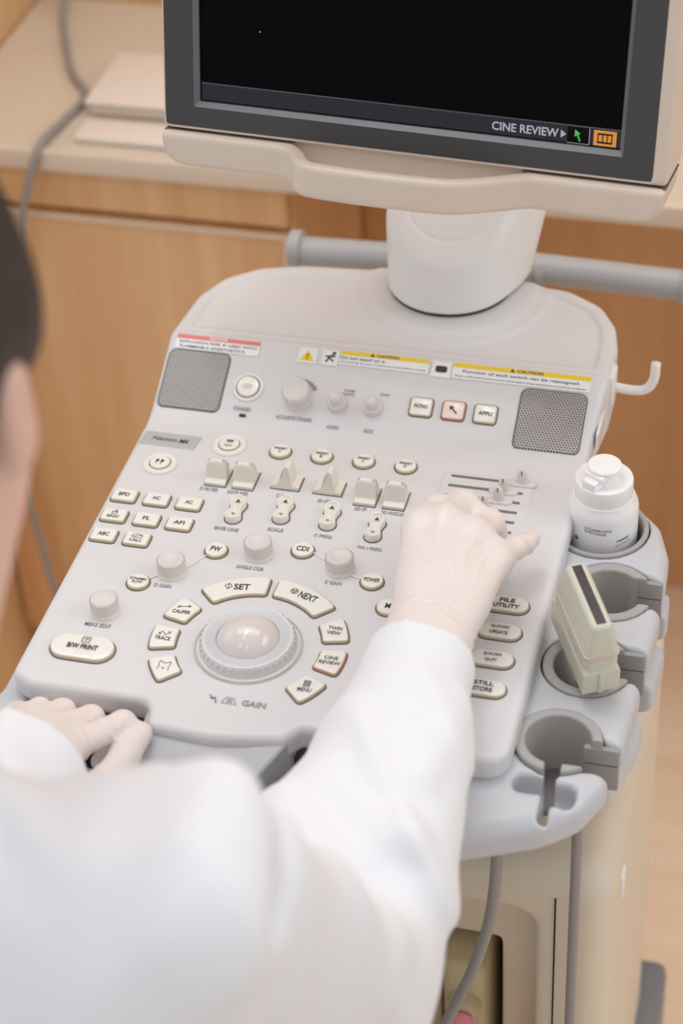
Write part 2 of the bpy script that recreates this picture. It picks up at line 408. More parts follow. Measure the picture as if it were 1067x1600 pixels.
# ------------------------------------------------------------------ ultrasound machine
US = thing('ultrasound_machine', 'white and grey ultrasound machine with keyed control console and tilted monitor', 'ultrasound machine', (.05, .2, FZ))
PZ = lambda Y: np.minimum(smax(np.zeros_like(Y), (Y - .262) * .5317, .008), .038)
panel_out = [(-.167, -.062, .012), (-.167, .34, .02), (-.161, .395, .03), (-.146, .428, .03), (-.118, .450, .03), (-.08, .461, .03), (0, .467, .03), (.115, .468, .03), (.165, .462, .03), (.197, .442, .03), (.213, .414, .03), (.219, .385, .03), (.219, .34, .02), (.213, .285, .03), (.2115, -.080, .022), (.062, -.074, .006), (.052, -.088, .006), (.0, -.0965, .05), (-.050, -.094, .008), (-.055, -.070, .012), (-.150, -.070, .01)]
PO = round_poly([(x, y, r) for x, y, r in panel_out], .01, 5)
def panel_fn(X, Y, Z):
    d2 = poly2(X, Y, PO)
    zt = PZ(Y)
    t = np.clip((-d2 - .012) / .004, 0, 1) * np.clip((Y - .345) / .006, 0, 1)
    dcol = np.sqrt((X - .062) ** 2 + (Y - .447) ** 2)
    keep = np.clip((.092 - dcol) / .006, 0, 1)
    zt = zt - .0025 * (t * t * (3 - 2 * t)) * (1 - keep)
    up_ = np.clip((.082 - dcol) / .012, 0, 1); zt = zt + .003 * up_ * up_ * (3 - 2 * up_)
    groove = np.abs(Y - .3405); zt = zt - .0012 * np.clip(1 - groove / .0016, 0, 1)
    # moulded dish round the trackball
    rb_ = np.sqrt(X ** 2 + Y ** 2); zt = zt - .0012 * np.clip(1 - np.abs(rb_ - .0400) / .0016, 0, 1)
    # raised slider field
    st = poly2(X, Y, round_poly([(.098, .110), (.180, .110), (.176, .234), (.1, .234)], .008, 4)); zt = zt + .0014 * np.clip(-st / .0015, 0, 1)
    thick = np.where(Y < .25, .024, .024 + np.maximum(zt, 0))
    dz = np.abs(Z - (zt - thick / 2)) - thick / 2
    return rint(d2, dz * .92, .0065)
panel = sdf_mesh('control_panel', panel_fn, (-.175, -.105, -.032), (.227, .476, .054), .0014, 'panel', US, 'warm white moulded control panel')

# --- grey tray with the probe and bottle holders
tray_out = [(-.179, .262), (-.180, -.055), (-.188, -.085, .03), (-.180, -.120, .04), (-.120, -.146, .06), (.02, -.158, .2), (.13, -.146, .1), (.190, -.129, .08), (.243, -.108, .03), (.266, -.090, .02), (.279, -.064, .03), (.286, -.03, .04), (.290, .044, .05), (.2935, .124, .05), (.291, .193, .03), (.280, .227, .02), (.262, .246, .02), (.235, .258, .02), (.200, .264, .02)]
TO = round_poly([(p[0], p[1], p[2] if len(p) > 2 else .01) for p in tray_out], .01, 5)
H1, H2, H3, H4 = (.233, .213), (.2515, .137), (.2475, .052), (.240, -.031)
TZ = -.021
def tray_fn(X, Y, Z):
    d2 = poly2(X, Y, TO)
    zt = TZ - .006 * np.clip((-.085 - Y) / .05, 0, 1)
    dz = np.abs(Z - (zt - .0165)) - .0165
    d = rint(d2, dz, .012)
    # flared skirt lower down on the outer side
    d = smin(d, rint(poly2(X, Y, [(.20, -.03), (.276, -.03), (.292, .02), (.2985, .12), (.294, .19), (.2, .2)]), np.abs(Z + .075) - .016, .01), .012)
    for (cx, cy), r in ((H1, .0395), (H2, .0345), (H3, .0345), (H4, .0325)):
        dc = np.sqrt((X - cx) ** 2 + (Y - cy) ** 2) - r
        d = smax(d, -np.maximum(dc, -(Z + .2)), .0015)
    for (cx, cy), y0, y1 in ((H2, .127, .160), (H3, .043, .077), (H4, -.054, -.0245)):
        s = rbox(X, Y, Z, ((cx + .32) / 2, (y0 + y1) / 2, 0), ((.32 - cx) / 2, (y1 - y0) / 2, .2), .003)
        d = smax(d, -s, .006)
    # front cable slit of the nearest holder with two scooped pockets
    d = smax(d, -rbox(X, Y, Z, (.2405, -.078, 0), (.0035, .026, .2), .002), .004)
    d = smax(d, -rbox(X, Y, Z, (.226, -.074, 0), (.011, .008, .045), .0075), .006)
    d = smax(d, -rbox(X, Y, Z, (.2515, -.080, 0), (.009, .010, .045), .0085), .006)
    # hand openings at the front left and right
    for px in ([(-.155, -.05), (-.058, -.05), (-.058, -.122), (-.155, -.110)], [(.050, -.05), (.150, -.05), (.150, -.110), (.030, -.122)]):
        dd = np.maximum(poly2(X, Y, round_poly(px, .012, 4)), -(Z + .3))
        d = smax(d, -dd, .006)
    return d
tray = sdf_mesh('holder_tray', tray_fn, (-.20, -.205, -.1), (.305, .275, -.012), .0016, 'grey', US, 'light grey tray with bottle and probe holders')
# closed housing under the tray (dark pocket floors) and the palm rest
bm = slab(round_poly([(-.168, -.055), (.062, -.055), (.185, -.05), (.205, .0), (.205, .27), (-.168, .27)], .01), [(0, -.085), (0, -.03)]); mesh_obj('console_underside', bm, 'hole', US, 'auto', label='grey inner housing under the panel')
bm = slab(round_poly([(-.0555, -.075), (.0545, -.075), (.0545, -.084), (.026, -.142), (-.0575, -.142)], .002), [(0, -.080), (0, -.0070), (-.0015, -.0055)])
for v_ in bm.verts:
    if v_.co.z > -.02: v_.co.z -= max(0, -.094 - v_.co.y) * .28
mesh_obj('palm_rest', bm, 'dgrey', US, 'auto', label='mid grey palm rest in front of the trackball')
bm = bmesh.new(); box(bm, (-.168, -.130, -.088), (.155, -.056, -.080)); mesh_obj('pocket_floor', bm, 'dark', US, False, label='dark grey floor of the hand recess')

# --- holder inserts
def insert(c, r, wall, z_top, depth, slots, lab, front=None):
    cx, cy = c
    def fn(X, Y, Z):
        dc = np.sqrt((X - cx) ** 2 + (Y - cy) ** 2)
        ri = r - wall - .004 * np.clip((z_top - Z) / depth, 0, 1)
        ringd = rint(np.maximum(dc - r, ri - dc), np.abs(Z - (z_top - depth / 2)) - depth / 2, .002)
        for (y0, y1) in slots: ringd = np.maximum(ringd, -rbox(X, Y, Z, (cx + .05, (y0 + y1) / 2, 0), (.05, (y1 - y0) / 2, .2), .001))
        if front: ringd = np.maximum(ringd, -np.maximum(np.abs(X - front[0]) - front[1], Y - cy + .01))
        return ringd
    return sdf_mesh('holder_insert', fn, (cx - r - .004, cy - r - .004, z_top - depth - .004), (cx + r + .004, cy + r + .004, z_top + .004), .0011, 'insert', US, lab)
insert(H1, .0385, .0045, TZ + .0015, .055, (), 'round grey liner of the bottle holder')
insert(H2, .0335, .0085, TZ + .0005, .055, ((.127, .156),), 'C-shaped grey liner of the upper probe holder')
insert(H3, .0335, .0085, TZ + .0005, .055, ((.043, .073),), 'C-shaped grey liner under the ivory probe')
insert(H4, .0320, .0080, TZ + .0035, .055, ((-.054, -.0275),), 'open grey liner of the empty front holder', (.2405, .006))
for (hx, hy), r in ((H1, .034), (H2, .026), (H3, .026), (H4, .025)):
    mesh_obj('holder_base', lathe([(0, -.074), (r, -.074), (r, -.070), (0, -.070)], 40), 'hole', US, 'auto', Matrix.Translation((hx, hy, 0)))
# slot side walls: tray plastic, shade in the slots put into a darker grey
for y1, x0, x1 in ((.160, .2745, .2905), (.077, .2715, .2885), (-.0245, .2620, .2840)):
    bm = bevbox((x0 - .004, y1 - .0045, -.066), (x1, y1 + .0006, TZ - .004), .0015, 2); sw_ = mesh_obj('slot_wall', bm, 'slotgrey', US, 'auto')
    bm = bmesh.new(); box(bm, (x0 - .003, y1 - .0048, -.0405), (x1 - .001, y1 - .0044, -.0400)); mesh_obj('wall_seam', bm, 'dark', sw_, False)

# --- keys
def tag_label(o, l): o['label'] = l; return o
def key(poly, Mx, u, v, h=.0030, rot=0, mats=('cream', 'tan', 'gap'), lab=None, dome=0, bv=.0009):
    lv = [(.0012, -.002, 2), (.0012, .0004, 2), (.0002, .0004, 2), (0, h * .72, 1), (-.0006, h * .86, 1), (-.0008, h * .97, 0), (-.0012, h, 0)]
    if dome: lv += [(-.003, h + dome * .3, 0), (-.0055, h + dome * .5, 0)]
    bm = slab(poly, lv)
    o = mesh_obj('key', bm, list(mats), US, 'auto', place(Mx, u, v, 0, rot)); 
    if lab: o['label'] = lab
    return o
KH = .0030
def leg(k, s, Mx, u, v, z=KH, **kw):
    kw['h'] = kw['h'] * (1.32 if '\n' not in s else 1.15)
    return text(s, Mx, u, v, z + .0002, parent=k, name='legend', **kw)
def icon(k, strokes, Mx, u, v, z=KH, w=.0006, m='ink', rot=0, fills=(), name='legend_symbol'):
    bm = bmesh.new()
    for s in strokes: ribbon(bm, s, w)
    for f in fills: flat(bm, f)
    return mesh_obj(name, bm, m, k, False, place(Mx, u, v, z + .0002, rot))
mm = .001
# 3 x 3 block of small rectangular keys at left
for x, y, s in ((-150.5, 151, 'BPD'), (-122.6, 151, 'HC'), (-94.9, 151, 'AC'), (-150.5, 125, 'REPORT'), (-122.6, 125, 'FL'), (-94.9, 125, 'AFI'), (-150.5, 100, 'ABC'), (-122.6, 100, 'CALC')):
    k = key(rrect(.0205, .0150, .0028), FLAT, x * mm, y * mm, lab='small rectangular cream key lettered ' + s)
    if s in ('REPORT', 'CALC'):
        leg(k, s, FLAT, x * mm, y * mm - .0028, w=.0105, h=.0026)
        if s == 'CALC':
            icon(k, [[(a * .0045, b * .0022) for a, b in [(math.cos(t), math.sin(t)) for t in np.linspace(0, 6.28, 17)]], [(-.003, -.001), (.003, .0012)]], FLAT, x * mm, y * mm + .0022, w=.0005)
        else: icon(k, [[(-.002, -.0018), (.002, -.0018), (.002, .0006), (-.002, .0006), (-.002, -.0018)], [(-.0005, .0006), (.001, .003)], [(.001, .003), (.0022, .0008)]], FLAT, x * mm, y * mm + .0024, w=.0006)
    else: leg(k, s, FLAT, x * mm, y * mm, w=.0031 * len(s), h=.0033, bold=.022)
# sector keys round the trackball
def sector(r0, r1, a0, a1, rr=.0030, n=10):
    a0, a1 = math.radians(a0), math.radians(a1)
    big = []
    arc = lambda r, s, e, m_: [(r * math.cos(s + (e - s) * i / m_), r * math.sin(s + (e - s) * i / m_)) for i in range(m_ + 1)]
    n = max(2, round(abs(a1 - a0) * r0 / .0075))
    pts = [(p[0], p[1], rr if i in (0, n) else 0) for i, p in enumerate(arc(r1, a0, a1, n))] + [(p[0], p[1], rr if i in (0, n) else 0) for i, p in enumerate(arc(r0, a1, a0, n))]
    return round_poly(pts, rr, 3)
pol = lambda r, a: (r * math.cos(math.radians(a)), r * math.sin(math.radians(a)))
for nm, a0, a1 in (('SET', 92.5, 135.5), ('NEXT', 44, 87), ('CALIPER', 146.5, 166.5), ('TRACE', 174.5, 194.8), ('body outline', 203.5, 223.5), ('TWIN VIEW', 13.5, 33.3), ('CINE REVIEW', -15.2, 5), ('MENU', -44.5, -23.8)):
    pk = nm == 'CINE REVIEW'
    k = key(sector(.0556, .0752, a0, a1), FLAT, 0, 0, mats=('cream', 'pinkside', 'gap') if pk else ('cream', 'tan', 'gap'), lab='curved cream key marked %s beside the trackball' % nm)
    cx, cy = pol(.0655, (a0 + a1) / 2)
    if nm == 'SET':
        leg(k, nm, FLAT, cx + .004, cy, w=.0125, h=.0052, bold=.024, rot=math.radians(8))
        icon(k, [[(-.003, 0), (0, .0032), (.003, 0), (0, -.0032), (-.003, 0)], [(0, .0032), (0, -.0032)]], FLAT, cx - .0065, cy - .001, w=.0005)
    elif nm == 'NEXT':
        leg(k, nm, FLAT, cx + .0035, cy - .001, w=.0155, h=.0052, bold=.024, rot=math.radians(-17))
        icon(k, [[(.0028 * math.cos(t), .0028 * math.sin(t)) for t in np.linspace(0, 6.28, 17)], [(-.0018, .0008), (.0018, .0008), (0, -.002), (-.0018, .0008)]], FLAT, cx - .0085, cy + .0035, w=.0006)
    elif nm == 'CALIPER':
        leg(k, nm, FLAT, cx - .0, cy - .0028, w=.0145, h=.0030, bold=.022)
        icon(k, [[(-.004, -.0005), (.004, .0012)], [(-.005, -.0018), (-.003, .0006)], [(-.005, .0006), (-.003, -.0016)], [(.003, -.0002), (.005, .0024)], [(.003, .0024), (.005, 0)]], FLAT, cx + .0005, cy + .0030, w=.0005)
    elif nm == 'TRACE':
        leg(k, nm, FLAT, cx, cy - .0022, w=.0125, h=.0030, bold=.022)
        icon(k, [[(-.0035, -.001), (-.0022, .0018), (-.0006, .0008), (.0008, -.0022), (.0022, -.0006), (.0036, .0012)], [(-.0046, -.0022), (-.0026, .0002)], [(-.0046, .0002), (-.0026, -.002)], [(.0026, 0), (.0046, .0026)], [(.0026, .0024), (.0046, .0002)]], FLAT, cx, cy + .0032, w=.0005)
    elif nm == 'MENU':
        leg(k, nm, FLAT, cx, cy - .0028, w=.0105, h=.0030, bold=.022)
        icon(k, [[(-.002, z), (.002, z)] for z in np.linspace(-.003, .003, 6)] + [[(-.0022, -.0032), (-.0022, .0032)], [(.0022, -.0032), (.0022, .0032)]], FLAT, cx + .0005, cy + .0036, w=.0006)
    elif nm == 'body outline':
        icon(k, [[(-.0045, -.0045), (-.0036, -.001), (-.0046, .003), (-.0036, .005), (-.0022, .0036), (0, .003), (.0022, .0036), (.0036, .005), (.0046, .003), (.0036, -.001), (.0045, -.0045)], [(-.001, -.0015), (0, -.0035), (.001, -.0015)]], FLAT, cx, cy, w=.0005)
    else:
        a, b = nm.split()
        leg(k, a, FLAT, cx, cy + .0026, w=.0027 * len(a), h=.0028, bold=.022); leg(k, b, FLAT, cx, cy - .0026, w=.0027 * len(b), h=.0028, bold=.022)
# oval keys at right
for y, a, b in ((81.5, 'FILE', 'UTILITY'), (51.4, 'Q.SCAN', 'UPDATE'), (21.0, 'Q.SCAN', 'QUIT'), (-10, 'STILL', 'STORE')):
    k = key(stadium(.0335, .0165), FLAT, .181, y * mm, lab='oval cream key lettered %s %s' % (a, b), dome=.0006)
    q = 1.0 if a in ('FILE', 'STILL') else .78
    leg(k, a, FLAT, .181, y * mm + .0031, z=KH + .0006, w=.0029 * len(a) * q, h=.0033 * q, bold=.022); leg(k, b, FLAT, .181, y * mm - .0031, z=KH + .0006, w=.0029 * len(b) * q, h=.0033 * q, bold=.022)
k = key(stadium(.050, .0255), FLAT, -.122, -.0285, lab='large oval cream key lettered B/W PRINT', dome=.0012, h=.0036)
leg(k, 'B/W PRINT', FLAT, -.121, -.0300, z=.0048, w=.0240, h=.0040, bold=.022)
icon(k, [[(-.003, -.003), (.003, -.003), (.003, .003), (-.003, .003), (-.003, -.003)], [(-.0015, .001), (.0015, .0016)], [(.0015, .0016), (-.0008, -.0016)]], FLAT, -.1205, -.0225, z=.0048, w=.0005)
icon(k, [[(x, y), (x + .0003, y)] for x in (-.004, 0, .004) for y in (0, .0026)], FLAT, -.119, -.0365, z=.0047, w=.0012, m='white', name='raised_dots')
# round keys
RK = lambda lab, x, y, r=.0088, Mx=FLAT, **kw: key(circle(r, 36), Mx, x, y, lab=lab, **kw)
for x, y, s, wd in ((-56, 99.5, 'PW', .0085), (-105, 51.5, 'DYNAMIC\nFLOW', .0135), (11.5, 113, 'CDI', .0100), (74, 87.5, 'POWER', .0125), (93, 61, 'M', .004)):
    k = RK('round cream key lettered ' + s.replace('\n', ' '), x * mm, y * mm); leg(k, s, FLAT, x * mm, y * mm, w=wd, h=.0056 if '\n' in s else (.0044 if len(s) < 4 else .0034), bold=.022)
for x, s in ((-40.4, 'A'), (-4.5, 'B'), (31.5, 'C'), (67.3, 'D')):
    k = RK('round cream key lettered PRESET ' + s, x * mm, .2322); leg(k, 'PRESET', FLAT, x * mm, .2340, w=.011, h=.0024, bold=.022); leg(k, s, FLAT, x * mm, .2300, w=.0022, h=.0024, bold=.022)
def halo(Mx, u, v, r0, r1):
    bm = lathe([(r0, .0003), (r0, .0016), (r1 - .001, .0016), (r1, .0003)], 44); return mesh_obj('key_surround', bm, 'white', US, 'auto', place(Mx, u, v))
for (x, y), nm in (((-.0855, .233), 'freeze'), ((-.1355, .198), 'body mark')):
    halo(FLAT, x, y, .0095, .0145)
    k = RK('round cream key in a white ring with a small dark symbol', x, y)
    if nm == 'freeze': icon(k, [[(-.002, 0), (.002, 0)], [(-.0036, -.0035), (.0036, -.0035)], [(-.0028, -.0052), (.0028, -.0052)]], FLAT, x, y + .001, w=.0006, fills=[[(-.003, .0012), (.003, .0012), (.003, .0034), (-.003, .0034)]])
    else: icon(k, [[(-.003, -.003), (-.0022, .003)], [(.0012, -.003), (.002, .003)]], FLAT, x, y, w=.0008, fills=[circle(.0015, 10, (-.0022, .001)), circle(.0015, 10, (.002, .001))])
# --- upper fascia: power, knobs, three keys
halo(SL, -.0855, sv(.294), .0108, .0140)
k = RK('round cream standby key with a small oval symbol', -.0855, sv(.294), .0100, SL, mats=('cream', 'tan', 'gap'))
icon(k, [[(-.003, -.0016), (.003, -.0016), (.0042, 0), (.003, .0016), (-.003, .0016), (-.0042, 0), (-.003, -.0016)], [(-.001, -.0016), (-.001, .0016)], [(.001, -.0016), (.001, .0016)]], SL, -.0855, sv(.294), w=.0004, m='capink')
for x, s in ((.067, 'PATNO'), (.0948, 'arrow'), (.122, 'APPLI')):
    pk = s == 'arrow'
    k = key(rrect(.0185, .0165, .0028), SL, x, sv(.2935), mats=('pinkkey', 'pinkside', 'gap') if pk else ('cream', 'tan', 'gap'), lab='square key on the sloping fascia marked ' + s)
    if pk: icon(k, [[(.003, -.003), (-.001, .001)]], SL, x, sv(.2935), w=.0013, fills=[[(-.0035, .0035), (-.003, -.0008), (.0008, .0030)]])
    else: leg(k, s, SL, x, sv(.2935), w=.0115, h=.0028, bold=.024)

def knob(Mx, u, v, r=.0115, h=.0140, ridges=30, lab=None, parts=True):
    prof = [(0, -.002), (r * 1.05, -.002), (r * 1.05, .0015), (r * 1.0, .0022), (r * .99, .0035), (r, .004), (r * .965, h * .78), (r * .90, h * .93), (r * .80, h), (r * .70, h), (r * .62, h - .0008), (0, h - .0012)]
    mi = [0, 0, 1, 1, 1, 0, 0, 0, 0, 0, 0, 0]
    bm = lathe(prof, 60, mi=mi)
    for i in range(ridges):
        a = 2 * math.pi * i / ridges
        box(bm, (r * .80, -.00028, h * .62), (r * .985, .00028, h * .955), 0, Matrix.Rotation(a, 4, 'Z'))
    o = mesh_obj('knob', bm, ['knob', 'switch'], US, 'auto', place(Mx, u, v))
    if lab: o['label'] = lab
    return o
knob(FLAT, -.083, .0695, lab='D GAIN knob'); knob(FLAT, -.1195, .0155, .0112, lab='MEAS EDIT knob, slightly worn'); knob(FLAT, -.0220, .1035, lab='ANGLE COR knob'); knob(FLAT, .0455, .0985, lab='C GAIN knob')
kn = knob(SL, -.040, sv(.2905), .0125, .016, 24, 'ACOUSTIC POWER knob')
bm = bmesh.new()
arc = [(.0175 * math.cos(a), .0175 * math.sin(a)) for a in np.linspace(1.85, .55, 14)]; arci = [((.0175 - .0004 - .0035 * i / 13) * math.cos(a), (.0175 - .0004 - .0035 * i / 13) * math.sin(a)) for i, a in enumerate(np.linspace(1.85, .55, 14))]
flat(bm, arc + arci[::-1]); mesh_obj('volume_wedge_mark', bm, 'capink', panel, False, place(SL, -.040, sv(.2905), .0006))
for x in (-.005, .0262):
    bm = lathe([(0, -.002), (.0088, -.002), (.0088, .004), (.0078, .0058), (.006, .0062), (.0058, .0066)], 40)
    bm = lathe([(.0058, .0062), (.0056, .013), (.0046, .0155), (.003, .0165), (0, .0167)], 32, bm)
    mesh_obj('dual_knob', bm, 'knob', US, 'auto', place(SL, x, sv(.289)), label='small two-tier knob on the sloping fascia')
# --- paddle switches
def paddle(u, v, rot=0, lab=None):
    bm = bmesh.new()
    wd = .0085
    prof = [(-.0115, -.001), (-.0115, .0030), (-.0062, .0042), (-.0046, .0150), (-.0042, .0178), (-.0034, .0194), (-.0020, .0203), (-.0004, .0203), (.0008, .0194), (.0018, .0176), (.0026, .0150), (.0052, .0060), (.0115, .0032), (.0115, -.001)]
    wz = {.0178: .0010, .0176: .0010, .0194: .0022, .0203: .0038}
    L = []
    for sx in (-1, 1):
        L.append([bm.verts.new((sx * (wd - wz.get(z, 0)), y, z)) for y, z in prof])
    n = len(prof)
    for i in range(n): 
        f = bm.faces.new((L[0][i], L[0][(i + 1) % n], L[1][(i + 1) % n], L[1][i]))
        if i == 2: f.material_index = 1
    bm.faces.new(L[0][::-1]); bm.faces.new(L[1])
    box(bm, (-.0095, -.0125, -.001), (.0095, .0125, .0003), 2)
    o = mesh_obj('paddle_switch', bm, ['switch', 'switch', 'gap'], US, 'auto', place(FLAT, u, v, 0, rot))
    if lab: o['label'] = lab
    return o
for x, y, s, rr in ((-.0815, .190, 'D FILTER', 0), (-.0580, .190, 'GATE SIZE', 0), (-.0235, .1935, 'C STR', math.pi / 2), (.0125, .1935, '2D STR', math.pi / 2), (.0455, .1885, '2D IP', 0), (.0695, .1885, '2D FOCUS', 0)):
    paddle(x, y, rr, 'cream paddle switch above the caption ' + s)
# --- rocker switches (dog-bone)
def rocker(u, v, lab):
    pts = []
    for i in range(64):
        t = 2 * math.pi * i / 64; y = .0125 * math.sin(t)
        wx = .0062 - .0020 * math.cos(y / .0125 * math.pi / 1) * .5 - .0006
        pts.append((0, 0))
    # outline: two lobes and a waist
    up_ = [(.0066 * math.cos(a), .0078 + .0066 * math.sin(a)) for a in np.linspace(-.55, math.pi + .55, 20)]
    dn = [(.0066 * math.cos(a), -.0078 + .0066 * math.sin(a)) for a in np.linspace(math.pi - .55, 2 * math.pi + .55, 20)]
    poly = round_poly([(x, y, .004) for x, y in up_] + [(-.0046, 0, .004)] + [(x, y, .004) for x, y in dn] + [(.0046, 0, .004)], .004, 3)
    bm = slab(poly, [(.0011, -.001, 1), (.0011, .0003, 1), (0, .0003, 1), (0, .0050, 0), (-.0006, .0060, 0), (-.0015, .0060, 0), (-.0022, .0050, 0), (-.003, .0044, 0)])
    for v_ in bm.verts:
        if v_.co.z > .002: v_.co.z += .0022 * (v_.co.y / .0144) ** 2 + .0010 * (v_.co.y / .0144) - .0005
    o = mesh_obj('rocker_switch', bm, ['switch', 'gap'], US, 'auto', place(FLAT, u, v)); o['label'] = lab
    icon(o, [], FLAT, u, v + .0080, z=.0060, fills=[[(-.0020, -.0016), (.0020, -.0016), (0, .0022)]])
    icon(o, [], FLAT, u, v - .0070, z=.0050, fills=[[(-.0020, .0006), (0, -.0010), (.0020, .0006)]])
    return o
for x, y, s in ((-.0545, .149, 'BASE LINE'), (-.0165, .156, 'SCALE'), (.0225, .1555, 'C FREQ'), (.0615, .1485, 'THI / FREQ')):
    rocker(x, y, 'cream rocker switch above the caption ' + s)
# --- trackball
tb = lathe([(.0395, -.001), (.0392, .0006), (.0372, .0012), (.0360, .0045), (.0350, .0085), (.0341, .0097), (.0328, .0100), (.0320, .0096), (.0240, .0090), (.0236, .0070), (.0236, -.002)], 96, mi=[0, 0, 0, 0, 0, 0, 0, 0, 1, 1, 1])
for i in range(40):
    box(tb, (.0338, -.00028, .0050), (.0364, .00028, .0088), 0, Matrix.Rotation(2 * math.pi * (i + .5) / 40, 4, 'Z'))
ring = mesh_obj('trackball_ring', tb, ['panel', 'ringgrey'], US, 'auto', label='ribbed ring round the trackball with a pale grey top')
bm = bmesh.new(); bmesh.ops.create_uvsphere(bm, u_segments=64, v_segments=40, radius=.0270)
mesh_obj('trackball', bm, 'ball', US, True, Matrix.Translation((0, 0, -.0045)), label='glossy off-white trackball')
bm = lathe([(.0403, .0001), (.0403, .0005), (.0409, .0005), (.0409, .0001)], 96); mesh_obj('trackball_groove', bm, 'tan', panel, 'auto')
# --- sliders
for i in range(8):
    y = .2275 - .0125 * i
    bm = slab(stadium(.0620, .0030, 6), [(0, .0010), (0, .00165)]); mesh_obj('slider_slot', bm, 'hole', panel, False, place(FLAT, .1375, y))
for x, y in ((.1655, .2275), (.1525, .2150), (.1505, .2025), (.1410, .1900)):
    bm = slab(stadium(.0240, .0098, 8), [(0, .0012), (0, .0026), (-.0008, .0036), (-.0022, .0040)])
    st_ = []
    for z, wx, wy in ((.0036, .0060, .0038), (.0060, .0046, .0034), (.0120, .0040, .0030), (.0148, .0032, .0026), (.0160, .0018, .0016)):
        st_.append([bm.verts.new((wx * math.cos(a), wy * math.sin(a), z)) for a in np.linspace(0, 2 * math.pi, 21)[:-1]])
    for a, b in zip(st_, st_[1:]):
        for k_ in range(20): bm.faces.new((a[k_], a[(k_ + 1) % 20], b[(k_ + 1) % 20], b[k_]))
    bm.faces.new(st_[-1])
    sk = mesh_obj('slider_knob', bm, 'knob', US, 'auto', place(FLAT, x, y), label='grey-white slider tab')
    b2 = bmesh.new(); box(b2, (-.0003, -.0031, .0125), (.0003, -.0018, .0163)); mesh_obj('pointer_mark', b2, 'ink', sk, False, place(FLAT, x, y))
# --- captions printed on the panel
def capt(s, x, y, w_, h=.0030, Mx=FLAT, m='capink', z=.0006): return text(s, Mx, x, y, z, w=w_, h=h * 1.22, m=m, parent=panel, name='caption', bold=.022)
for s, x, y, w_ in (('D FILTER', -.0850, .1735, .0155), ('GATE SIZE', -.0605, .1735, .0175), ('C STR', -.0230, .1765, .0110), ('2D STR', .0125, .1765, .0120), ('2D IP', .0435, .1725, .0100), ('2D FOCUS', .0700, .1720, .0185), ('BASE LINE', -.0560, .1275, .0200), ('SCALE', -.0170, .1340, .0130), ('C FREQ', .0225, .1335, .0150), ('THI / FREQ', .0620, .1260, .0205), ('D GAIN', -.0850, .0520, .0135), ('ANGLE COR', -.0240, .0855, .0225), ('C GAIN', .0445, .0810, .0135), ('MEAS EDIT', -.1195, -.0010, .0210)):
    capt(s, x, y, w_, .0034)
capt('GAIN', .0215, -.0590, .0180, .0048)
bm = bmesh.new(); ribbon(bm, [(-.006, -.003), (-.004, .003), (.002, .003), (.005, -.003), (-.006, -.003)], .0005); ribbon(bm, [(-.016, .003), (-.014, 0), (-.012, .001), (-.010, -.0035)], .0013)
mesh_obj('caption_symbol', bm, 'capink', panel, False, place(FLAT, .0035, -.0590, .0006)); capt('2D', .0030, -.0590, .0045, .0028)
for a, b in (((-.072, .0745), (-.066, .092)), ((-.0940, .0640), (-.098, .0575)), ((.0195, .1095), (.0335, .1030)), ((.0555, .0925), (.0670, .0905))):
    pass
bm = bmesh.new()
for a, b in (((-.0725, .0765), (-.0625, .0925)), ((-.0930, .0625), (-.0985, .0575)), ((.0205, .1125), (.0345, .1040)), ((.0560, .0920), (.0665, .0890))): ribbon(bm, [a, b], .0012)
mesh_obj('link_line', bm, 'white', panel, False, Matrix.Translation((0, 0, .0008)))
for s, x, y, w_ in (('STANDBY', -.0860, .2755, .0160), ('ACOUSTIC POWER', -.0395, .2725, .0320), ('AUDIO', -.0045, .2690, .0110), ('ECG', .0265, .2690, .0075)):
    capt(s, x, sv(y), w_, .0030, SL, z=.0012)
capt('VOLUME', .003, sv(.3005), .0100, .0018, SL); capt('BALANCE', .003, sv(.2975), .0100, .0018, SL); capt('GAIN', .034, sv(.3005), .0080, .0018, SL)
bm = slab(stadium(.0062, .0028, 6), [(0, 0), (0, .0006)]); mesh_obj('indicator_light', bm, 'dark', US, False, place(SL, -.0845, sv(.2700), .0008))
# --- speakers
for x, y in ((-.1345, .2945), (.1765, .2938)):
    bm = slab(rrect(.0535, .0545, .006), [(.0004, -.002), (.0004, .0005), (-.0004, .0012), (-.001, .0012)])
    o = mesh_obj('speaker_grille', bm, 'grille', US, 'auto'); o.parent = None; o.location = (0, 0, 0)
    o.matrix_world = place(SL, x, sv(y), .0002); o.parent = US; o.matrix_parent_inverse = Matrix.Translation(US.location).inverted()
    bm = slab(rrect(.0535, .0545, .006), [(.0016, -.002), (.0016, .0003)]); mesh_obj('speaker_surround', bm, 'hole', US, False, place(SL, x, sv(y), .0002))
# --- badge
bm = slab([(-.1625, .2215), (-.1135, .2215), (-.1115, .2395), (-.1610, .2395)], [(0, -.001), (0, .0006), (-.0006, .0010)]); bd = mesh_obj('name_badge', bm, 'silver', US, False)
text('Nemio', FLAT, -.1420, .2305, .0013, w=.0220, h=.0050, m='ink', parent=bd, bold=.0, shear=.3); text('MX', FLAT, -.1245, .2300, .0013, w=.0090, h=.0045, m='ink', parent=bd, bold=.06, shear=.2)
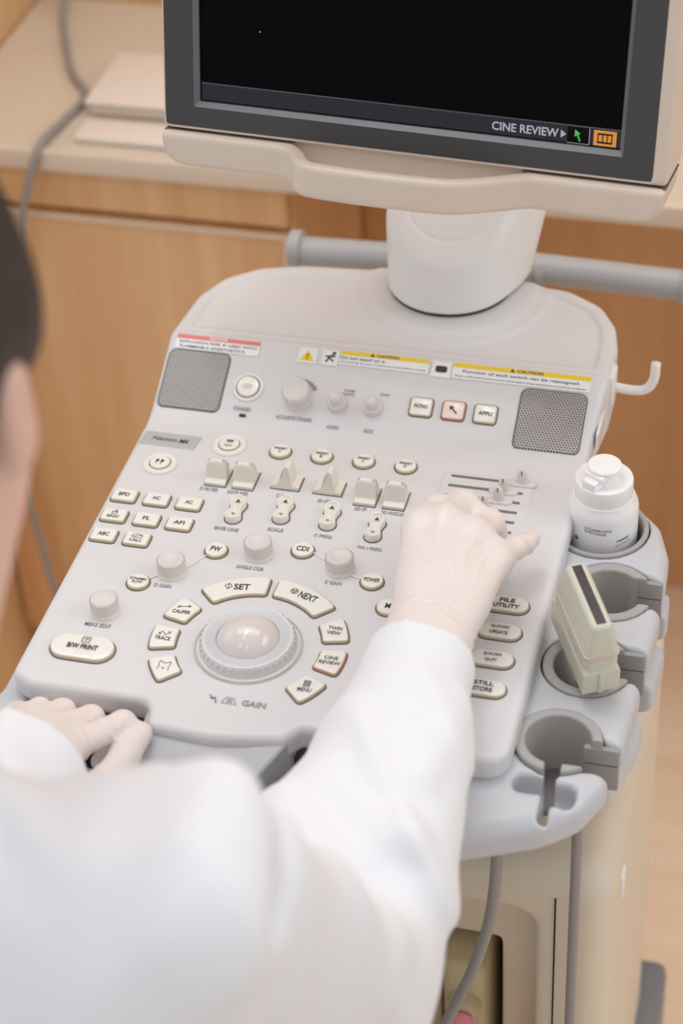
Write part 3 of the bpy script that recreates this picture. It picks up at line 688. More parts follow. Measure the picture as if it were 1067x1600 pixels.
# --- warning labels on the fascia (plane of the slope)
def lab_(x0, x1, y0, y1, m='label', wz=.0004, name='warning_label', parent=US):
    bm = slab(rrect(x1 - x0, sv(y1) - sv(y0), .0008, 2), [(0, 0), (0, .0003)]); return mesh_obj(name, bm, m, parent, False, place(SL, (x0 + x1) / 2, (sv(y0) + sv(y1)) / 2, wz))
L0 = lab_(-.1590, -.0835, .3205, .3325); lab_(-.1590, -.0835, .3292, .3325, 'red', .0008, 'red_band', L0)
text('DANGER', SL, -.121, sv(.3309), .0013, w=.016, h=.0026, m='label', parent=L0, bold=.022)
text('EXPLOSION RISK IF USED WITH', SL, -.121, sv(.3266), .0009, w=.070, h=.0026, parent=L0, bold=.01); text('FLAMMABLE ANESTHETICS.', SL, -.125, sv(.3227), .0009, w=.060, h=.0026, parent=L0, bold=.01)
L1 = lab_(-.0485, -.0315, .3195, .3325)
bm = bmesh.new(); flat(bm, [(-.0062, -.0045), (.0062, -.0045), (0, .006)]); tri = mesh_obj('warning_triangle', bm, 'yellow', L1, False, place(SL, -.040, sv(.3255), .0009)); text('!', SL, -.040, sv(.3250), .0012, h=.0055, parent=L1, bold=.022)
L2 = lab_(-.0275, -.0125, .3195, .3325)
icon(L2, [[(-.003, -.004), (-.001, 0), (.002, .003)], [(-.001, 0), (.003, -.003)], [(-.004, .001), (.004, .0015)]], SL, -.0200, sv(.326), z=.0008, w=.0014, fills=[circle(.0016, 10, (.003, .0045))])
L3 = lab_(-.0120, .0665, .3215, .3330); lab_(-.0115, .0660, .3300, .3330, 'yellow', .0008, 'yellow_band', L3)
text('CAUTION', SL, .030, sv(.3315), .0013, w=.019, h=.0027, parent=L3, bold=.022); icon(L3, [], SL, .0165, sv(.3315), z=.0012, fills=[[(-.0018, -.0013), (.0018, -.0013), (0, .0017)]])
text('Do not stand on it.', SL, .009, sv(.3275), .0009, w=.040, h=.0028, parent=L3, bold=.01); text('To avoid tip, be sure to hold it by handle before moving.', SL, .027, sv(.3237), .0009, w=.075, h=.0018, parent=L3, bold=.01)
L4 = lab_(.0690, .0860, .3200, .3330); icon(L4, [], SL, .0775, sv(.3265), z=.0008, fills=[rrect(.010, .006, .002)])
L5 = lab_(.0870, .2050, .3205, .3330); lab_(.0875, .2045, .3298, .3330, 'yellow', .0008, 'yellow_band', L5)
text('CAUTION', SL, .153, sv(.3314), .0013, w=.022, h=.0028, parent=L5, bold=.022); icon(L5, [], SL, .138, sv(.3314), z=.0012, fills=[[(-.002, -.0014), (.002, -.0014), (0, .0018)]])
text('Function of each switch can be reassigned.', SL, .1460, sv(.3265), .0009, w=.100, h=.0034, parent=L5, bold=.01); text('Please confirm the function of each switch before doing examination to avoid any confusion.', SL, .1460, sv(.3225), .0009, w=.112, h=.0020, parent=L5, bold=.01)
# small side label and hook on the right flank
bm = bmesh.new(); box(bm, (.2155, .290, -.004), (.2180, .325, .012)); sl_ = mesh_obj('side_label', bm, 'label', US, False)
bm = tube([(.218, .352, .018), (.236, .352, .016), (.248, .353, .018), (.254, .354, .028), (.255, .355, .044)], .0042, 14); mesh_obj('cable_hook', bm, 'white', US, True, label='white J-shaped hook on the right flank')
mesh_obj('hook_base', bevbox((.216, .341, .004), (.2225, .363, .034), .002), 'white', US, 'auto')

# --- monitor column
def col_fn(X, Y, Z):
    cx, cy = .060, .449
    r = np.sqrt((X - cx) ** 2 + (Y - cy) ** 2)
    body = np.maximum(r - (.0560 + .03 * np.clip((.046 - Z) / .1, 0, 1)), Z - .26)
    arm = cap(X, Y, Z, (.075, .475, .05), (.118, .520, .26), .052, .050)
    d = smin(body, arm, .012)
    ny, nz = -.52, .854
    top = (Y - (cy - .056)) * ny + (Z - .092) * nz
    cutter = np.maximum(-top, X - .122)
    cutter = np.maximum(cutter, Y - .535)
    d = smax(d, -cutter, .012)
    d = np.maximum(d, -(Z - .0440))
    e = np.sqrt((X - .064) ** 2 + ((Y - .456) / .95) ** 2) - .043
    return d + .0010 * np.clip(1 - np.abs(e) / .0020, 0, 1) * (np.abs(top) < .01)
colm = sdf_mesh('monitor_column', col_fn, (-.01, .38, .036), (.19, .60, .27), .0018, 'white', US, 'smooth white column carrying the monitor')
bm = lathe([(0, .030), (.0550, .030), (.0550, .0446), (0, .0446)], 60); mesh_obj('column_joint', bm, 'dark', US, 'auto', Matrix.Translation((.060, .449, 0)))
bm = lathe([(0, 0), (.0405, 0), (.0410, .0006), (.0400, .0016), (0, .0018)], 60)
# --- rear handle tube
RB = .62
bm = tube([(-.132, RB, -.054), (.10, RB, -.047), (.26, RB, -.051), (.262, RB, -.051)], .0150, 28, smooth_n=0); rh = mesh_obj('rear_handle', bm, 'pipe', US, 'auto', label='grey tubular handle behind the console')
for x0, x1, r in ((-.142, -.131, .0185), (.108, .116, .0172), (.250, .264, .0178)):
    mesh_obj('handle_collar', tube([(x0, RB, -.051), (x1, RB, -.051)], r, 28, smooth_n=0), 'pipe', rh, 'auto')
for x in (.0, .08):
    mesh_obj('handle_bracket', tube([(x, RB, -.051), (x, .52, -.08), (x, .46, -.17)], .012, 14), 'pipe', US, 'auto')

# --- monitor
MRr = ((0.9985772, 0.0500197, 0.0184801), (-0.0526393, 0.9800321, 0.1917450), (-0.0085200, -0.1924450, 0.9812708))
MOo = (-0.1146629, 0.3266956, 0.2713797)
MM = Matrix(((MRr[0][0], MRr[0][1], MRr[0][2], MOo[0]), (MRr[1][0], MRr[1][1], MRr[1][2], MOo[1]), (MRr[2][0], MRr[2][1], MRr[2][2], MOo[2]), (0, 0, 0, 1)))
def mon(name, bm, m, parent, smooth='auto', label=None):
    return mesh_obj(name, bm, m, parent, smooth, MM, label)
def moncoord(P): 
    A = np.array([[MM[i][j] for j in range(3)] for i in range(3)]); return (P @ A.T + np.array([MM[i][3] for i in range(3)])).astype(np.float32)
def shell_fn(X, Y, Z):
    d = rbox(X, Y, Z, (.1735, .028, .155), (.2035, .0335, .1785), .004)
    back = rbox(X, Y, Z, (.1735, .075, .16), (.15, .04, .13), .03)
    d = smin(d, back, .02)
    return np.maximum(d, -rbox(X, Y, Z, (.169, -.01, .133), (.1955, .0185, .1525), .003))
# local axes: x right, y into the monitor, z up
shell = sdf_mesh('monitor', shell_fn, (-.04, -.012, -.03), (.385, .125, .342), .0028, 'monitor', US, 'beige flat-panel monitor housing', post=moncoord)
VERT = MM @ Matrix.Rotation(math.radians(90), 4, 'X')       # local plane: u right, v up, w towards the viewer
bm = bmesh.new()
B0 = [(-.0275, -.0200), (.3655, -.0200), (.3655, .286), (-.0275, .286)]; B1 = [(0 - .0035, -.0035), (.3415, -.0035), (.3415, .268), (-.0035, .268)]; B2 = [(0, 0), (.338, 0), (.338, .265), (0, .265)]
bo = round_poly(B0, .002, 3); bi = round_poly(B1, .002, 3); bs = round_poly(B2, .001, 3)
levels = [[bm.verts.new((x, y, z)) for x, y in p] for p, z in ((bo, .0), (bo, .0045), (bi, .0045), (bs, .0), (bs, -.003))]
n_ = len(bo)
for k_ in range(4):
    for i in range(n_):
        f = bm.faces.new((levels[k_][i], levels[k_][(i + 1) % n_], levels[k_ + 1][(i + 1) % n_], levels[k_ + 1][i])); f.material_index = 1 if k_ == 2 else 0
mesh_obj('bezel', bm, ['bezel', 'bezeledge'], shell, False, VERT, 'charcoal bezel')
def quad(u0, u1, v0, v1, z): 
    bm = bmesh.new(); flat(bm, [(u0, v0), (u1, v0), (u1, v1), (u0, v1)], z); return bm
bm = bmesh.new(); box(bm, (0, 0, -.006), (.338, .265, -.0025)); mesh_obj('screen', bm, 'screen', shell, False, VERT, 'black display')
mesh_obj('status_bar', quad(0.0008, .3375, .0008, .0142, -.0022), 'bar', shell, False, VERT)
bm = quad(0.0008, .3375, .0142, .0150, -.0021); mesh_obj('status_bar_line', bm, 'sline', shell, False, VERT)
text('CINE REVIEW', VERT, .2640, .0074, -.0019, w=.0520, h=.0068, m='stext', parent=shell, bold=.022)
bm = bmesh.new(); flat(bm, [(.2917, .0040), (.2960, .0072), (.2917, .0104)], -.0019); mesh_obj('status_arrow', bm, 'stext', shell, False, VERT)
mesh_obj('pointer_tile', quad(.2968, .3135, .0010, .0135, -.0019), 'sdark', shell, False, VERT)
bm = bmesh.new(); flat(bm, [(.3025, .0118), (.3025, .0062), (.3040, .0072), (.3070, .0088)], -.0017); ribbon(bm, [(.3046, .0080), (.3066, .0032)], .0013, -.0017); mesh_obj('green_pointer', bm, 'sgreen', shell, False, VERT)
bm = bmesh.new(); ribbon(bm, [(.3138, .0010), (.3138, .0135)], .0005, -.0018); ribbon(bm, [(.2968, .0010), (.3138, .0010)], .0004, -.0018); mesh_obj('tile_border', bm, 'stext', shell, False, VERT)
mesh_obj('film_tile', quad(.3170, .3345, .0012, .0132, -.0019), 'sorange', shell, False, VERT)
bm = bmesh.new()
for v0 in (.0038, .0104): ribbon(bm, [(.3202, v0), (.3312, v0)], .0013, -.0017)
for u0 in (.3204, .3240, .3275, .3310): ribbon(bm, [(u0, .0038), (u0, .0104)], .0008, -.0017)
mesh_obj('film_symbol', bm, 'sdark', shell, False, VERT)
bm = bmesh.new(); flat(bm, circle(.0006, 8, (.050, .0603)), -.002); mesh_obj('screen_dot', bm, 'stext', shell, False, VERT)
# handle band below the screen
hp = [(-.026, -.004), (.060, -.004), (.076, -.007), (.088, -.020), (.098, -.036), (.112, -.043), (.160, -.045), (.205, -.043), (.225, -.038), (.250, -.022), (.270, -.008), (.285, -.004), (.372, -.004)]
def band_fn(X, Y, Z):
    path = [(p.x, p.y) for p in catmull([(a, b, 0) for a, b in hp], 5)]
    d = None
    for a, b in zip(path, path[1:]):
        e = (b[0] - a[0], b[1] - a[1]); L = e[0] ** 2 + e[1] ** 2
        h = np.clip(((X - a[0]) * e[0] + (Y - a[1]) * e[1]) / L, 0, 1); q = (X - a[0] - h * e[0]) ** 2 + (Y - a[1] - h * e[1]) ** 2
        d = q if d is None else np.minimum(d, q)
    d = np.sqrt(d) - .0062
    d = smin(d, rbox(X, Y, Z, (.022, .024, -.038), (.054, .036, .04), .004), .004)
    d = smin(d, rbox(X, Y, Z, (.326, .024, -.038), (.051, .036, .04), .004), .004)
    d = rint(d, np.abs(Z + .0385) - .0142, .0045)
    # rounded lower corners
    out = poly2(X, Z.reshape(1, -1, 1), round_poly([(-.0300, -.0), (.3770, 0), (.3770, -.0527, .024), (-.0300, -.0527, .026)], .02, 8))
    out = np.transpose(out, (0, 2, 1))
    return rint(d, out, .004)
sdf_mesh('grab_handle', band_fn, (-.038, -.06, -.06), (.385, .07, -.015), .0018, 'monitor', shell, 'beige bowed grab handle along the monitor foot', post=moncoord)
bm = bmesh.new(); flat(bm, [(.078, -.0240), (.262, -.0240), (.262, -.0265), (.078, -.0265)], .0062)
def lowshell_fn(X, Y, Z): return rbox(X, Y, Z, (.171, .034, -.030), (.105, .028, .022), .006)
sdf_mesh('lower_housing', lowshell_fn, (.06, 0, -.06), (.28, .07, 0), .0025, 'monitor', shell, post=moncoord)
for u0 in (.2890, .3055, .3250, .3420):
    bm = lathe([(.0052, 0), (.0052, .0004), (.0046, .0004)], 28); bm2 = lathe([(.0046, 0), (.0045, .0012), (.0036, .0020), (0, .0022)], 28, bm, None)
    bt = mesh_obj('button', bm, 'monitor', shell, 'auto', place(VERT, u0, -.0335, .0102)); 
    rg = bmesh.new(); ribbon(rg, circle(.0051, 32), .0006, 0, True); mesh_obj('button_gap', rg, 'dark', shell, False, place(VERT, u0, -.0335, .0106))
bm = bmesh.new()
ribbon(bm, [(.2874, -.0408), (.2906, -.0408), (.2890, -.0446), (.2874, -.0408)], .0004); ribbon(bm, [(.3040, -.0446), (.3070, -.0446), (.3055, -.0408), (.3040, -.0446)], .0004)
ribbon(bm, [(.2946, -.0450), (.2998, -.0450), (.2998, -.0408), (.2946, -.0408), (.2946, -.0450)], .0004); ribbon(bm, [(.2958, -.0440), (.2986, -.0440), (.2986, -.0418), (.2958, -.0418), (.2958, -.0440)], .0003)
ribbon(bm, [(.3236, -.0433), (.3268, -.0433)], .0005); ribbon(bm, [(.3402, -.0433), (.3440, -.0433)], .0005); ribbon(bm, [(.3421, -.0414), (.3421, -.0452)], .0005)
mesh_obj('button_marks', bm, 'insert', shell, False, place(VERT, 0, 0, .0104))
for x0, x1 in ((-.0285, .080), (.265, .3765)):
    bm = bmesh.new(); box(bm, (x0, -.0248, -.06), (x1, -.0240, .0006)); mesh_obj('housing_seam', bm, 'gap', shell, False, place(VERT, 0, 0, .0050))

# --- cart body below the console
def cart_fn(X, Y, Z):
    d = rbox(X, Y, Z, (.04, .135, -.53), (.245, .165, .36), .028)
    rec = rbox(X, Y, Z, (.11, -.03, -.56), (.115, .045, .343), .022)
    d = smax(d, -rec, .010)
    port = rbox(X, Y, Z, (.1640, 0, -.43), (.0265, .09, .120), .008)
    return smax(d, -port, .003)
cart = sdf_mesh('cart_body', cart_fn, (-.21, -.035, -.90), (.292, .35, -.16), .0034, 'cart', US, 'beige plastic cart body below the console')
bm = bmesh.new(); box(bm, (.2405, -.0312, -.86), (.2416, -.0296, -.195)); mesh_obj('cover_seam', bm, 'black', cart, False)
bm = bevbox((.006, .0145, -.885), (.215, .020, -.236), .002, 1)
mesh_obj('port_backing', bevbox((.135, .086, -.55), (.193, .0865, -.30), .0002, 1), 'black', US, False)
mesh_obj('side_latch', bevbox((.2825, .02, -.245), (.2875, .036, -.218), .002), 'white', US, 'auto')
mesh_obj('connector_block', bevbox((.1440, -.010, -.56), (.1810, .07, -.325), .008, 4), 'conn', US, 'auto', label='yellowish beige probe connector in the port')
bm = lathe([(0, 0), (.014, 0), (.014, .012), (.011, .016), (0, .016)], 30); mesh_obj('strain_relief', bm, 'conn', US, 'auto', Matrix.Translation((.164, -.008, -.372)) @ Matrix.Rotation(math.radians(90), 4, 'X'))
bm = tube([(.164, -.022, -.374), (.163, -.040, -.384), (.160, -.052, -.42), (.158, -.056, -.47)], .0098, 18); mesh_obj('pink_boot', bm, 'pink', US, True, label='pink cable boot')
for x in (-.14, .22):
    for y in (.05, .28): mesh_obj('caster', tube([(x - .014, y, FZ + .031), (x + .014, y, FZ + .031)], .030, 24, smooth_n=0), 'steel', US, 'auto')
mesh_obj('caster_cover', bevbox((.262, .20, -.86), (.308, .33, -.70), .012, 3), 'steel', US, 'auto', label='grey rounded caster cover at the cart foot')
mesh_obj('console_support', bevbox((-.09, .09, -.18), (.17, .26, -.078), .02, 3), 'cart', US, 'auto')
mesh_obj('base_skirt', bevbox((-.19, .02, -.895), (.28, .33, -.862), .008, 3), 'cart', US, 'auto')

# --- cables
c1 = mesh_obj('probe_cable', tube([(.205, -.085, -.06), (.206, -.088, -.10), (.201, -.090, -.16), (.188, -.092, -.22), (.170, -.092, -.28), (.150, -.09, -.35), (.130, -.088, -.45), (.115, -.08, -.62), (.125, -.07, -.80)], .0045, 16), 'cable'); tag(c1, 'thick grey cable curving down in front of the cart recess and pink boot', 'cable')
c2 = mesh_obj('probe_cable', tube([(.260, -.060, -.06), (.260, -.060, -.12), (.2595, -.060, -.3), (.2595, -.06, -.5), (.258, -.06, -.70), (.252, -.06, -.85)], .0040, 16), 'cable'); tag(c2, 'grey cable hanging straight down past the cart corner under the holders', 'cable')
c3 = mesh_obj('probe_cable', tube([(.085, -.14, -.15), (.118, -.128, -.22), (.125, -.125, -.27), (.126, -.12, -.36), (.130, -.11, -.55), (.135, -.09, -.78)], .0045, 16), 'cable'); tag(c3, 'short stretch of grey cable just right of the coat sleeve at the bottom', 'cable')

# ------------------------------------------------------------------ bottle
BT = thing('gel_bottle', 'white plastic bottle with flip cap standing in the round holder', 'bottle', (H1[0], H1[1], -.0695))
bx_, by_ = H1[0] + .0005, H1[1] + .003
TB = Matrix.Translation((bx_, by_, 0))
bm = lathe([(0, -.0690), (.026, -.0690), (.0285, -.066), (.0285, .000), (.0280, .004), (.0262, .0085), (.0250, .0105), (.0246, .0125), (.0235, .0130), (0, .0130)], 72); bb = mesh_obj('bottle_body', bm, 'bottle', BT, 'auto', TB)
bm = lathe([(.0232, .0125), (.0234, .0130), (.0234, .0262), (.0228, .0280), (.0216, .0284), (.0150, .0262), (.0112, .0262), (.0108, .0275), (.0105, .0385), (0, .0385)], 96)
cp_ = mesh_obj('screw_cap', bm, 'bottle', BT, 'auto', TB)
bm = slab(circle(.0136, 48), [(-.001, .0380), (0, .0388), (0, .0405), (-.0008, .0414), (-.003, .0418)]); lid = mesh_obj('flip_lid', bm, 'bottle', BT, 'auto', TB)
Rz = Matrix.Rotation(math.radians(-118), 4, 'Z')
mesh_obj('hinge', bevbox((.0080, -.0062, .0262), (.0215, .0062, .0355), .0012, 2), 'bottle', BT, 'auto', TB @ Rz)
mesh_obj('hinge', bevbox((.0060, -.0085, .0330), (.0150, .0085, .0385), .0012, 2), 'bottle', BT, 'auto', TB @ Rz)
def wrap_text(s, r, ang, z, w_, h, m, rot=0, parent=None, bold=.0):
    me = text_mesh(s, w_, h, bold); n = len(me.vertices)
    # finer mesh so the letters bend round the bottle
    co = np.empty(n * 3, dtype=np.float32); me.vertices.foreach_get('co', co); co = co.reshape(-1, 3)
    c_, s_ = math.cos(rot), math.sin(rot); u = co[:, 0] * c_ - co[:, 1] * s_; v = co[:, 0] * s_ + co[:, 1] * c_
    a = math.radians(ang) + u / r
    out = np.stack([bx_ + (r + .0003) * np.cos(a), by_ + (r + .0003) * np.sin(a), z + v], 1).astype(np.float32)
    me.vertices.foreach_set('co', out.ravel()); me.update(); return finish('lettering', me, m, parent, False)
wrap_text('LOT', .0285, -106, -.0035, .0052, .0023, 'ink', -.04, bb); wrap_text('U6B08102025', .0285, -85, -.0045, .0175, .0023, 'ink', -.04, bb)
wrap_text('EXP', .0285, -106, -.0068, .0052, .0023, 'ink', -.04, bb); wrap_text('07102028', .0285, -89, -.0078, .0125, .0023, 'ink', -.04, bb)
wrap_text('WARNING!', .0285, -47, -.0160, .0115, .0022, 'blueink', .12, bb, .03); wrap_text('Do not reuse bottle', .0285, -46, -.0200, .0135, .0018, 'blueink', .12, bb)
wrap_text('@', .0285, -127, -.0180, .0040, .0040, 'blueink', 0, bb, .03)

# ------------------------------------------------------------------ ultrasound probe
PR = thing('ultrasound_probe', 'ivory linear ultrasound probe with dark lens strip and pink band resting in a holder', 'ultrasound probe', (.246, .048, -.07))
f0 = Vector((0.2625791, 0.0159865, 0.0540000)); b0 = Vector((0.2333036, 0.0730412, 0.0600000))
ax_u = (b0 - f0).normalized(); ln = (b0 - f0).length
cen = (f0 + b0) / 2
ax_n = (Vector((-.03, .06, 1)) - ax_u * Vector((-.03, .06, 1)).dot(ax_u)).normalized(); ax_w = ax_u.cross(ax_n).normalized()
PM_ = Matrix(((ax_u.x, ax_w.x, ax_n.x, cen.x), (ax_u.y, ax_w.y, ax_n.y, cen.y), (ax_u.z, ax_w.z, ax_n.z, cen.z), (0, 0, 0, 1)))
def pcoord(P):
    A = np.array([[PM_[i][j] for j in range(3)] for i in range(3)]); return (P @ A.T + np.array([PM_[i][3] for i in range(3)])).astype(np.float32)
HL = ln / 2
def probe_fn(X, Y, Z):
    # u = X (long), w = Y (thin), n = Z (up); lens plane at Z = 0
    t = np.clip(-Z / .026, 0, 1); hx = HL + .001 + .0045 * t; hy = .0075 + .0055 * t
    low = np.clip((-Z - .048) / .02, 0, 1); hx = hx - .020 * low; hy = hy - .002 * low
    low2 = np.clip((-Z - .070) / .03, 0, 1); hx = hx - .008 * low2
    qx = np.abs(X) - hx; qy = np.abs(Y) - hy; r = .0055
    a = np.sqrt(np.maximum(qx + r, 0) ** 2 + np.maximum(qy + r, 0) ** 2) + np.minimum(np.maximum(qx + r, qy + r), 0) - r
    d = rint(a * .9, np.abs(Z + .06) - .06, .0035)
    d = d + .0007 * np.clip(1 - np.abs(Z + .0335) / .0012, 0, 1)
    sl2 = rint(np.maximum(np.abs(X) - (HL + .0067), np.abs(Y) - .0142), np.abs(Z + .0540) - .0125, .004)
    d = smin(d, sl2, .0015)
    d = np.maximum(d, -rbox(X, Y, Z, (0, 0, 0), (HL - .002, .0040, .0007), .0002))
    return d
pb = sdf_mesh('probe_housing', probe_fn, (-HL - .012, -.02, -.125), (HL + .012, .02, .004), .0009, 'probe', PR, post=pcoord)
bm = bmesh.new(); box(bm, (-HL + .0025, -.0037, -.002), (HL - .0025, .0037, -.0004)); mesh_obj('lens_strip', bm, 'lens', PR, False, PM_, 'dark rubber lens strip')
bm = slab(rrect(2 * (HL + .0060), .0268, .0058, 6), [(-.0012, -.0285), (.0004, -.0280), (.0004, -.0266), (-.0012, -.0260)]); mesh_obj('pink_band', bm, 'pinkline', PR, 'auto', PM_, 'pale pink band')
mesh_obj('orientation_ridge', bevbox((-HL - .0080, -.0022, -.0640), (-HL - .0060, .0022, -.0440), .0006, 2), 'probe', PR, 'auto', PM_)

# ------------------------------------------------------------------ person in a white coat
PN = thing('person', 'person with dark hair in white coat and pale gloves, working the console sliders', 'person', (-.08, -.50, FZ))
WR = (.1445, -.035, .056)
HR = dict(wrist=WR, fingers=[
    [(.1130, .086, .062), (.1165, .128, .049), (.124, .145, .028), (.130, .150, .013)],
    [(.1320, .093, .066), (.1375, .133, .052), (.142, .149, .028), (.143, .153, .013)],
    [(.1545, .087, .062), (.1610, .121, .047), (.162, .136, .026), (.161, .140, .013)],
    [(.1730, .072, .052), (.1835, .101, .042), (.1880, .115, .035), (.1915, .129, .030)]],
    thumb=[(.128, .010, .046), (.117, .055, .036), (.119, .088, .025), (.128, .112, .015)],
    pinky_tip=.0062, wr=(.0215, .011), kf=.0095)
HLd = dict(wrist=(-0.08005, -0.22995, 0.07586), fingers=[
    [(-0.08937, -0.13625, 0.01200), (-0.06443, -0.10052, 0.00400), (-0.07169, -0.10441, -0.01800), (-0.08060, -0.11279, -0.02600)],
    [(-0.10716, -0.12852, 0.01600), (-0.09083, -0.09668, 0.00000), (-0.09529, -0.08285, -0.02600), (-0.10352, -0.08468, -0.03600)],
    [(-0.12589, -0.11900, 0.01300), (-0.11503, -0.09132, -0.00300), (-0.11679, -0.07720, -0.02800), (-0.12396, -0.07817, -0.03800)],
    [(-0.14148, -0.11052, 0.00400), (-0.13518, -0.08770, -0.00800), (-0.13476, -0.07345, -0.03000), (-0.13985, -0.07670, -0.03800)]],
    thumb=[(-0.07457, -0.19235, 0.01000), (-0.05714, -0.15502, 0.00200), (-0.05412, -0.12609, 0.00000), (-0.05114, -0.10159, -0.00200)],
    pinky_tip=.0068, wr=(.0215, .011))
def hand(X, Y, Z, H, g=0.0, k=.006):
    w_ = np.array(H['wrist']); F = [[np.array(p) for p in f] for f in H['fingers']]
    side = (F[3][0] - F[0][0]); side /= np.linalg.norm(side)
    wr, wo = H['wr']
    d = None
    for i, f in enumerate(F):
        st = w_ + side * (i - 1.5) * wo * .75
        c_ = cap(X, Y, Z, st, f[0], .0165, .0118)
        d = c_ if d is None else smin(d, c_, .012)
    c_ = cap(X, Y, Z, w_ * .45 + F[0][0] * .55 - np.array([0, 0, .010]), w_ * .45 + F[3][0] * .55 - np.array([0, 0, .010]), .015, .013); d = smin(d, c_, .014)
    if 'kf' in H: d = smin(d, cap(X, Y, Z, F[0][0] + np.array([.004, .012, -.004]), F[3][0] + np.array([-.004, .012, -.004]), .0125, .011), .012)
    for i, f in enumerate(F):
        r = (.0098, .0100, .0096, .0086)[i]; tip = H['pinky_tip'] if i == 3 else .0076
        fd = smin(cap(X, Y, Z, f[0], f[1], r * 1.12, r), smin(cap(X, Y, Z, f[1], f[2], r, r * .9), cap(X, Y, Z, f[2], f[3], r * .9, tip), .002), .003)
        fd = smin(fd, np.sqrt((X - f[0][0]) ** 2 + (Y - f[0][1]) ** 2 + (Z - f[0][2]) ** 2) - r * 1.2, .004)
        d = smin(d, fd, H.get('kf', .0045))
    if 'kf' in H: d = smin(d, smin(cap(X, Y, Z, F[0][1], F[1][1], .0082, .0085), cap(X, Y, Z, F[1][1], F[2][1], .0085, .0078), .004), .006)
    T = [np.array(p) for p in H['thumb']]
    td = smin(cap(X, Y, Z, T[0], T[1], .0155, .0125), smin(cap(X, Y, Z, T[1], T[2], .0120, .0108), cap(X, Y, Z, T[2], T[3], .0108, .0086), .002), .004)
    d = smin(d, td, .005)
    return d - g
def glove_fn(H, elbow, right):
    w_ = np.array(H['wrist']); e_ = np.array(elbow); ax = (e_ - w_) / np.linalg.norm(e_ - w_)
    side = np.array(H['fingers'][3][0]) - np.array(H['fingers'][0][0]); side = side / np.linalg.norm(side)
    def fn(X, Y, Z):
        d = hand(X, Y, Z, H)
        a = cap(X, Y, Z, w_ - side * .009, w_ - side * .009 + ax * .07, .0200, .0235); b = cap(X, Y, Z, w_ + side * .009, w_ + side * .009 + ax * .07, .0200, .0235)
        d = smin(d, smin(a, b, .02), .014)
        if right:
            cx, cy = .1700, .004; r = np.sqrt((X - cx) ** 2 + (Y - cy) ** 2) + 1e-6; th = np.degrees(np.arctan2(Y - cy, X - cx)) + (r - .03) * 300
            for t0, am in ((97, .8), (112, 1.0), (124, 1.0), (136, .9), (147, 1.0), (157, .8), (166, .7), (174, .5)):
                s = r * np.radians(th - t0 - 1.2 * np.sin(r * 90 + t0)); win = np.exp(-((r - .050) / .022) ** 2) * (Z > .03)
                d = d - .0011 * am * np.exp(-(s / .0011) ** 2) * win
            for y0, sl_ in ((-.004, .25), (-.012, .1), (-.020, -.05)):
                d = d - .0009 * np.exp(-((Y - y0 - sl_ * (X - .145) - .002 * np.sin(X * 300)) / .0012) ** 2) * (Z > .02)
            s = (X - .172) * .6 + (Y - .085) * .8
            for q in (-.004, .0, .0045): d = d - .0007 * np.exp(-((s - q) / .0010) ** 2) * (X > .166)
            # tendons
            d = d - .00025 * np.sin(X * 300) * np.clip((Y - .05) / .03, 0, 1) * (Z > .05)
            for q in (.108, .114, .120): d = d - .0006 * np.exp(-((Y - .4 * (X - .185) - q) / .0009) ** 2) * (X > .177)
        else:
            q = np.array(H['fingers'][0][0]) * .35 + np.array(H['fingers'][0][1]) * .65
            u = np.array(H['fingers'][0][1]) - np.array(H['fingers'][0][0]); u = u / np.linalg.norm(u)
            s = (X - q[0]) * u[0] + (Y - q[1]) * u[1] + (Z - q[2]) * u[2]
            rr = np.sqrt((X - q[0]) ** 2 + (Y - q[1]) ** 2 + (Z - q[2]) ** 2)
            d = d - .0010 * np.exp(-(s / .0010) ** 2) * (rr < .02)
            d = d - .0010 * np.exp(-((s + .024 + .2 * (X - q[0])) / .0010) ** 2) * (rr < .04)
            tq = np.array(H['thumb'][2]); tu = np.array(H['thumb'][3]) - tq; tu = tu / np.linalg.norm(tu)
            s = (X - tq[0]) * tu[0] + (Y - tq[1]) * tu[1] + (Z - tq[2]) * tu[2]; rr = np.sqrt((X - tq[0]) ** 2 + (Y - tq[1]) ** 2 + (Z - tq[2]) ** 2)
            for o_ in (-.006, -.001, .004): d = d - .0006 * np.exp(-((s - o_) / .0009) ** 2) * (rr < .02)
        end = (X - w_[0]) * ax[0] + (Y - w_[1]) * ax[1] + (Z - w_[2]) * ax[2] - (.034 if right else .060)
        return smax(d, end, .002)
    return fn
ER = (.140, -.300, .030); EL = (-0.08221, -0.40961, 0.12721)
SR = (.096, -.450, .252); SLd = (-.235, -.500, .250)
sdf_mesh('glove', glove_fn(HR, ER, True), (.085, -.09, -.002), (.208, .172, .090), .0011, 'glove', PN, 'thin pale latex glove wrinkled over the back of the right hand')
sdf_mesh('glove', glove_fn(HLd, EL, False), (-.30, -.31, -.065), (-.035, -.05, .055), .0014, 'glove', PN, 'thin pale latex glove on the left hand gripping under the panel edge')
HC = Vector((-.044, -.356, .521)); NB = (-.056, -.450, .325)
